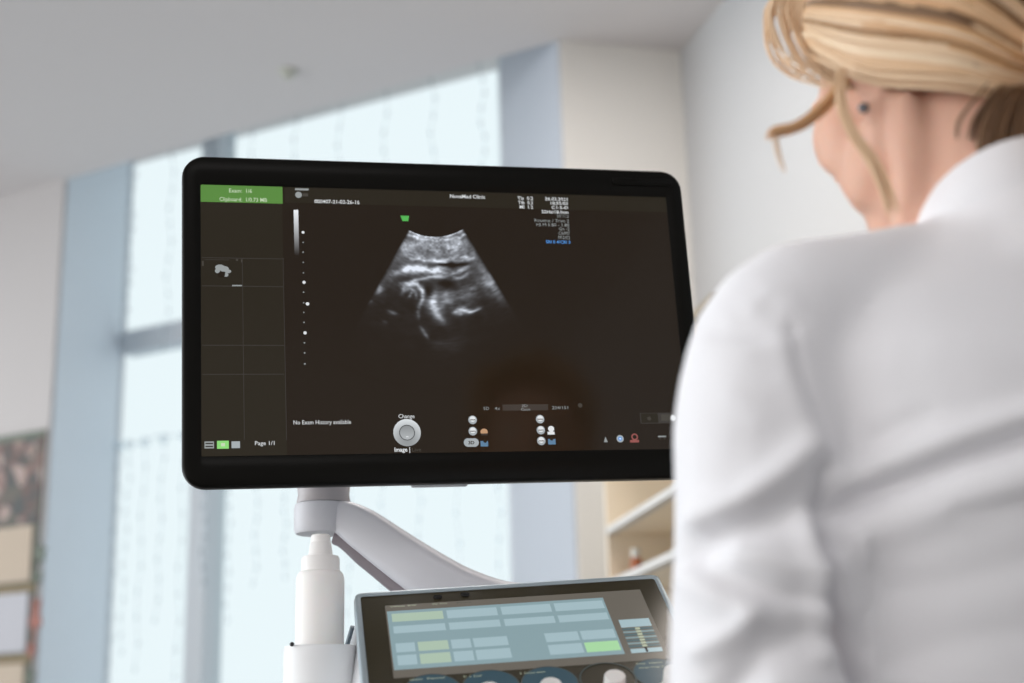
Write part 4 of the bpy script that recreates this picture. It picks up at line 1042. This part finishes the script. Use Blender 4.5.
# stool the person sits on
sto = thing('stool', 'round swivel stool under the person in the lab coat', 'stool', BL(0, .06, 0))
sc0 = BL(0, .06, 0)
s_ = MB(); s_.lathe([(.15, .40), (.185, .41), (.19, .425), (.185, .44), (.16, .448), (.001, .449)], 40, sc0, cap1=False); s_.build('seat', M['shell'], sto, smooth=50)
s_ = MB(); s_.lathe([(.03, .06), (.03, .2), (.02, .2), (.02, .405)], 20, sc0); s_.build('column', M['silver'], sto, smooth=40)
for k in range(5):
    a = 2*PI*k/5+.3; d = np.array([math.cos(a), math.sin(a), 0])
    s_ = MB(); s_.tube([sc0+np.array([0, 0, .085]), sc0+d*.25+np.array([0, 0, .062])], [.02, .014], 10); s_.lathe([(.012, -.012), (.026, -.012), (.026, .012), (.012, .012)], 16, sc0+d*.25+np.array([0, 0, .026]), ax=((0, 0, 1), (-d[1], d[0], 0), tuple(d))); s_.tube([sc0+d*.25+np.array([0, 0, .03]), sc0+d*.25+np.array([0, 0, .065])], .008, 8)
    s_.build('leg', M['dark'], sto, smooth=40)

# ------------------------------------------------------------------ light
w = bpy.data.worlds.new('sky'); SC.world = w; w.use_nodes = True; nt = w.node_tree
bg = nt.nodes['Background']
tc = nt.nodes.new('ShaderNodeTexCoord'); sp = nt.nodes.new('ShaderNodeSeparateXYZ'); rp = nt.nodes.new('ShaderNodeValToRGB')
mr = nt.nodes.new('ShaderNodeMapRange'); mr.inputs['From Min'].default_value = -1; mr.inputs['From Max'].default_value = 1
nt.links.new(tc.outputs['Generated'], sp.inputs[0]); nt.links.new(sp.outputs['Y'], mr.inputs['Value']); nt.links.new(mr.outputs[0], rp.inputs['Fac'])
rp.color_ramp.elements[0].position = .35; rp.color_ramp.elements[0].color = (.42, .41, .40, 1)
rp.color_ramp.elements[1].position = .62; rp.color_ramp.elements[1].color = (.90, .968, 1.0, 1)
# the brighter side of the overcast sky lies to the left behind the viewer
vd = nt.nodes.new('ShaderNodeVectorMath'); vd.operation = 'DOT_PRODUCT'; vd.inputs[1].default_value = (-.92, -.39, 0)
nt.links.new(tc.outputs['Generated'], vd.inputs[0])
rx = nt.nodes.new('ShaderNodeMapRange'); rx.interpolation_type = 'SMOOTHSTEP'
rx.inputs['From Min'].default_value = .45; rx.inputs['From Max'].default_value = .9; rx.inputs['To Min'].default_value = 1.0; rx.inputs['To Max'].default_value = 5.2
nt.links.new(vd.outputs['Value'], rx.inputs['Value']); nt.links.new(rx.outputs[0], bg.inputs['Strength'])
nt.links.new(rp.outputs['Color'], bg.inputs['Color'])
def area(name, loc, size, power, col, target):
    l = bpy.data.lights.new(name, 'AREA'); l.shape = 'RECTANGLE'; l.size, l.size_y = size; l.energy = power; l.color = col
    o = bpy.data.objects.new(name, l); COL.objects.link(o); o.location = loc
    o.rotation_euler = (Vector(target)-Vector(loc)).to_track_quat('-Z', 'Y').to_euler(); return o
area('ceiling_lamp', (.1, -.6, 2.66), (1.2, .6), 7, (1, .97, .95), (.1, -.59, 0))  # added unseen area light behind the viewer, fills coat and console
area('ceiling_lamp', (-.1, 2.7, 2.66), (.6, .6), 17, (1, .95, .91), (-.1, 2.71, 0))  # added unseen area light, brightens the far walls and floor

area('ceiling_lamp', (.62, 2.1, 2.66), (.4, .4), 5, (1, .90, .80), (.62, 2.11, 0))  # added unseen warm area light, brightens shelf unit and back wall
SC.view_settings.view_transform = 'Standard'; SC.view_settings.look = 'None'
SC.view_settings.gamma = 1; SC.view_settings.use_curve_mapping = False; SC.view_settings.exposure = 0
SC.cycles.max_bounces = 8; SC.cycles.transparent_max_bounces = 12
SC.cycles.use_denoising = True
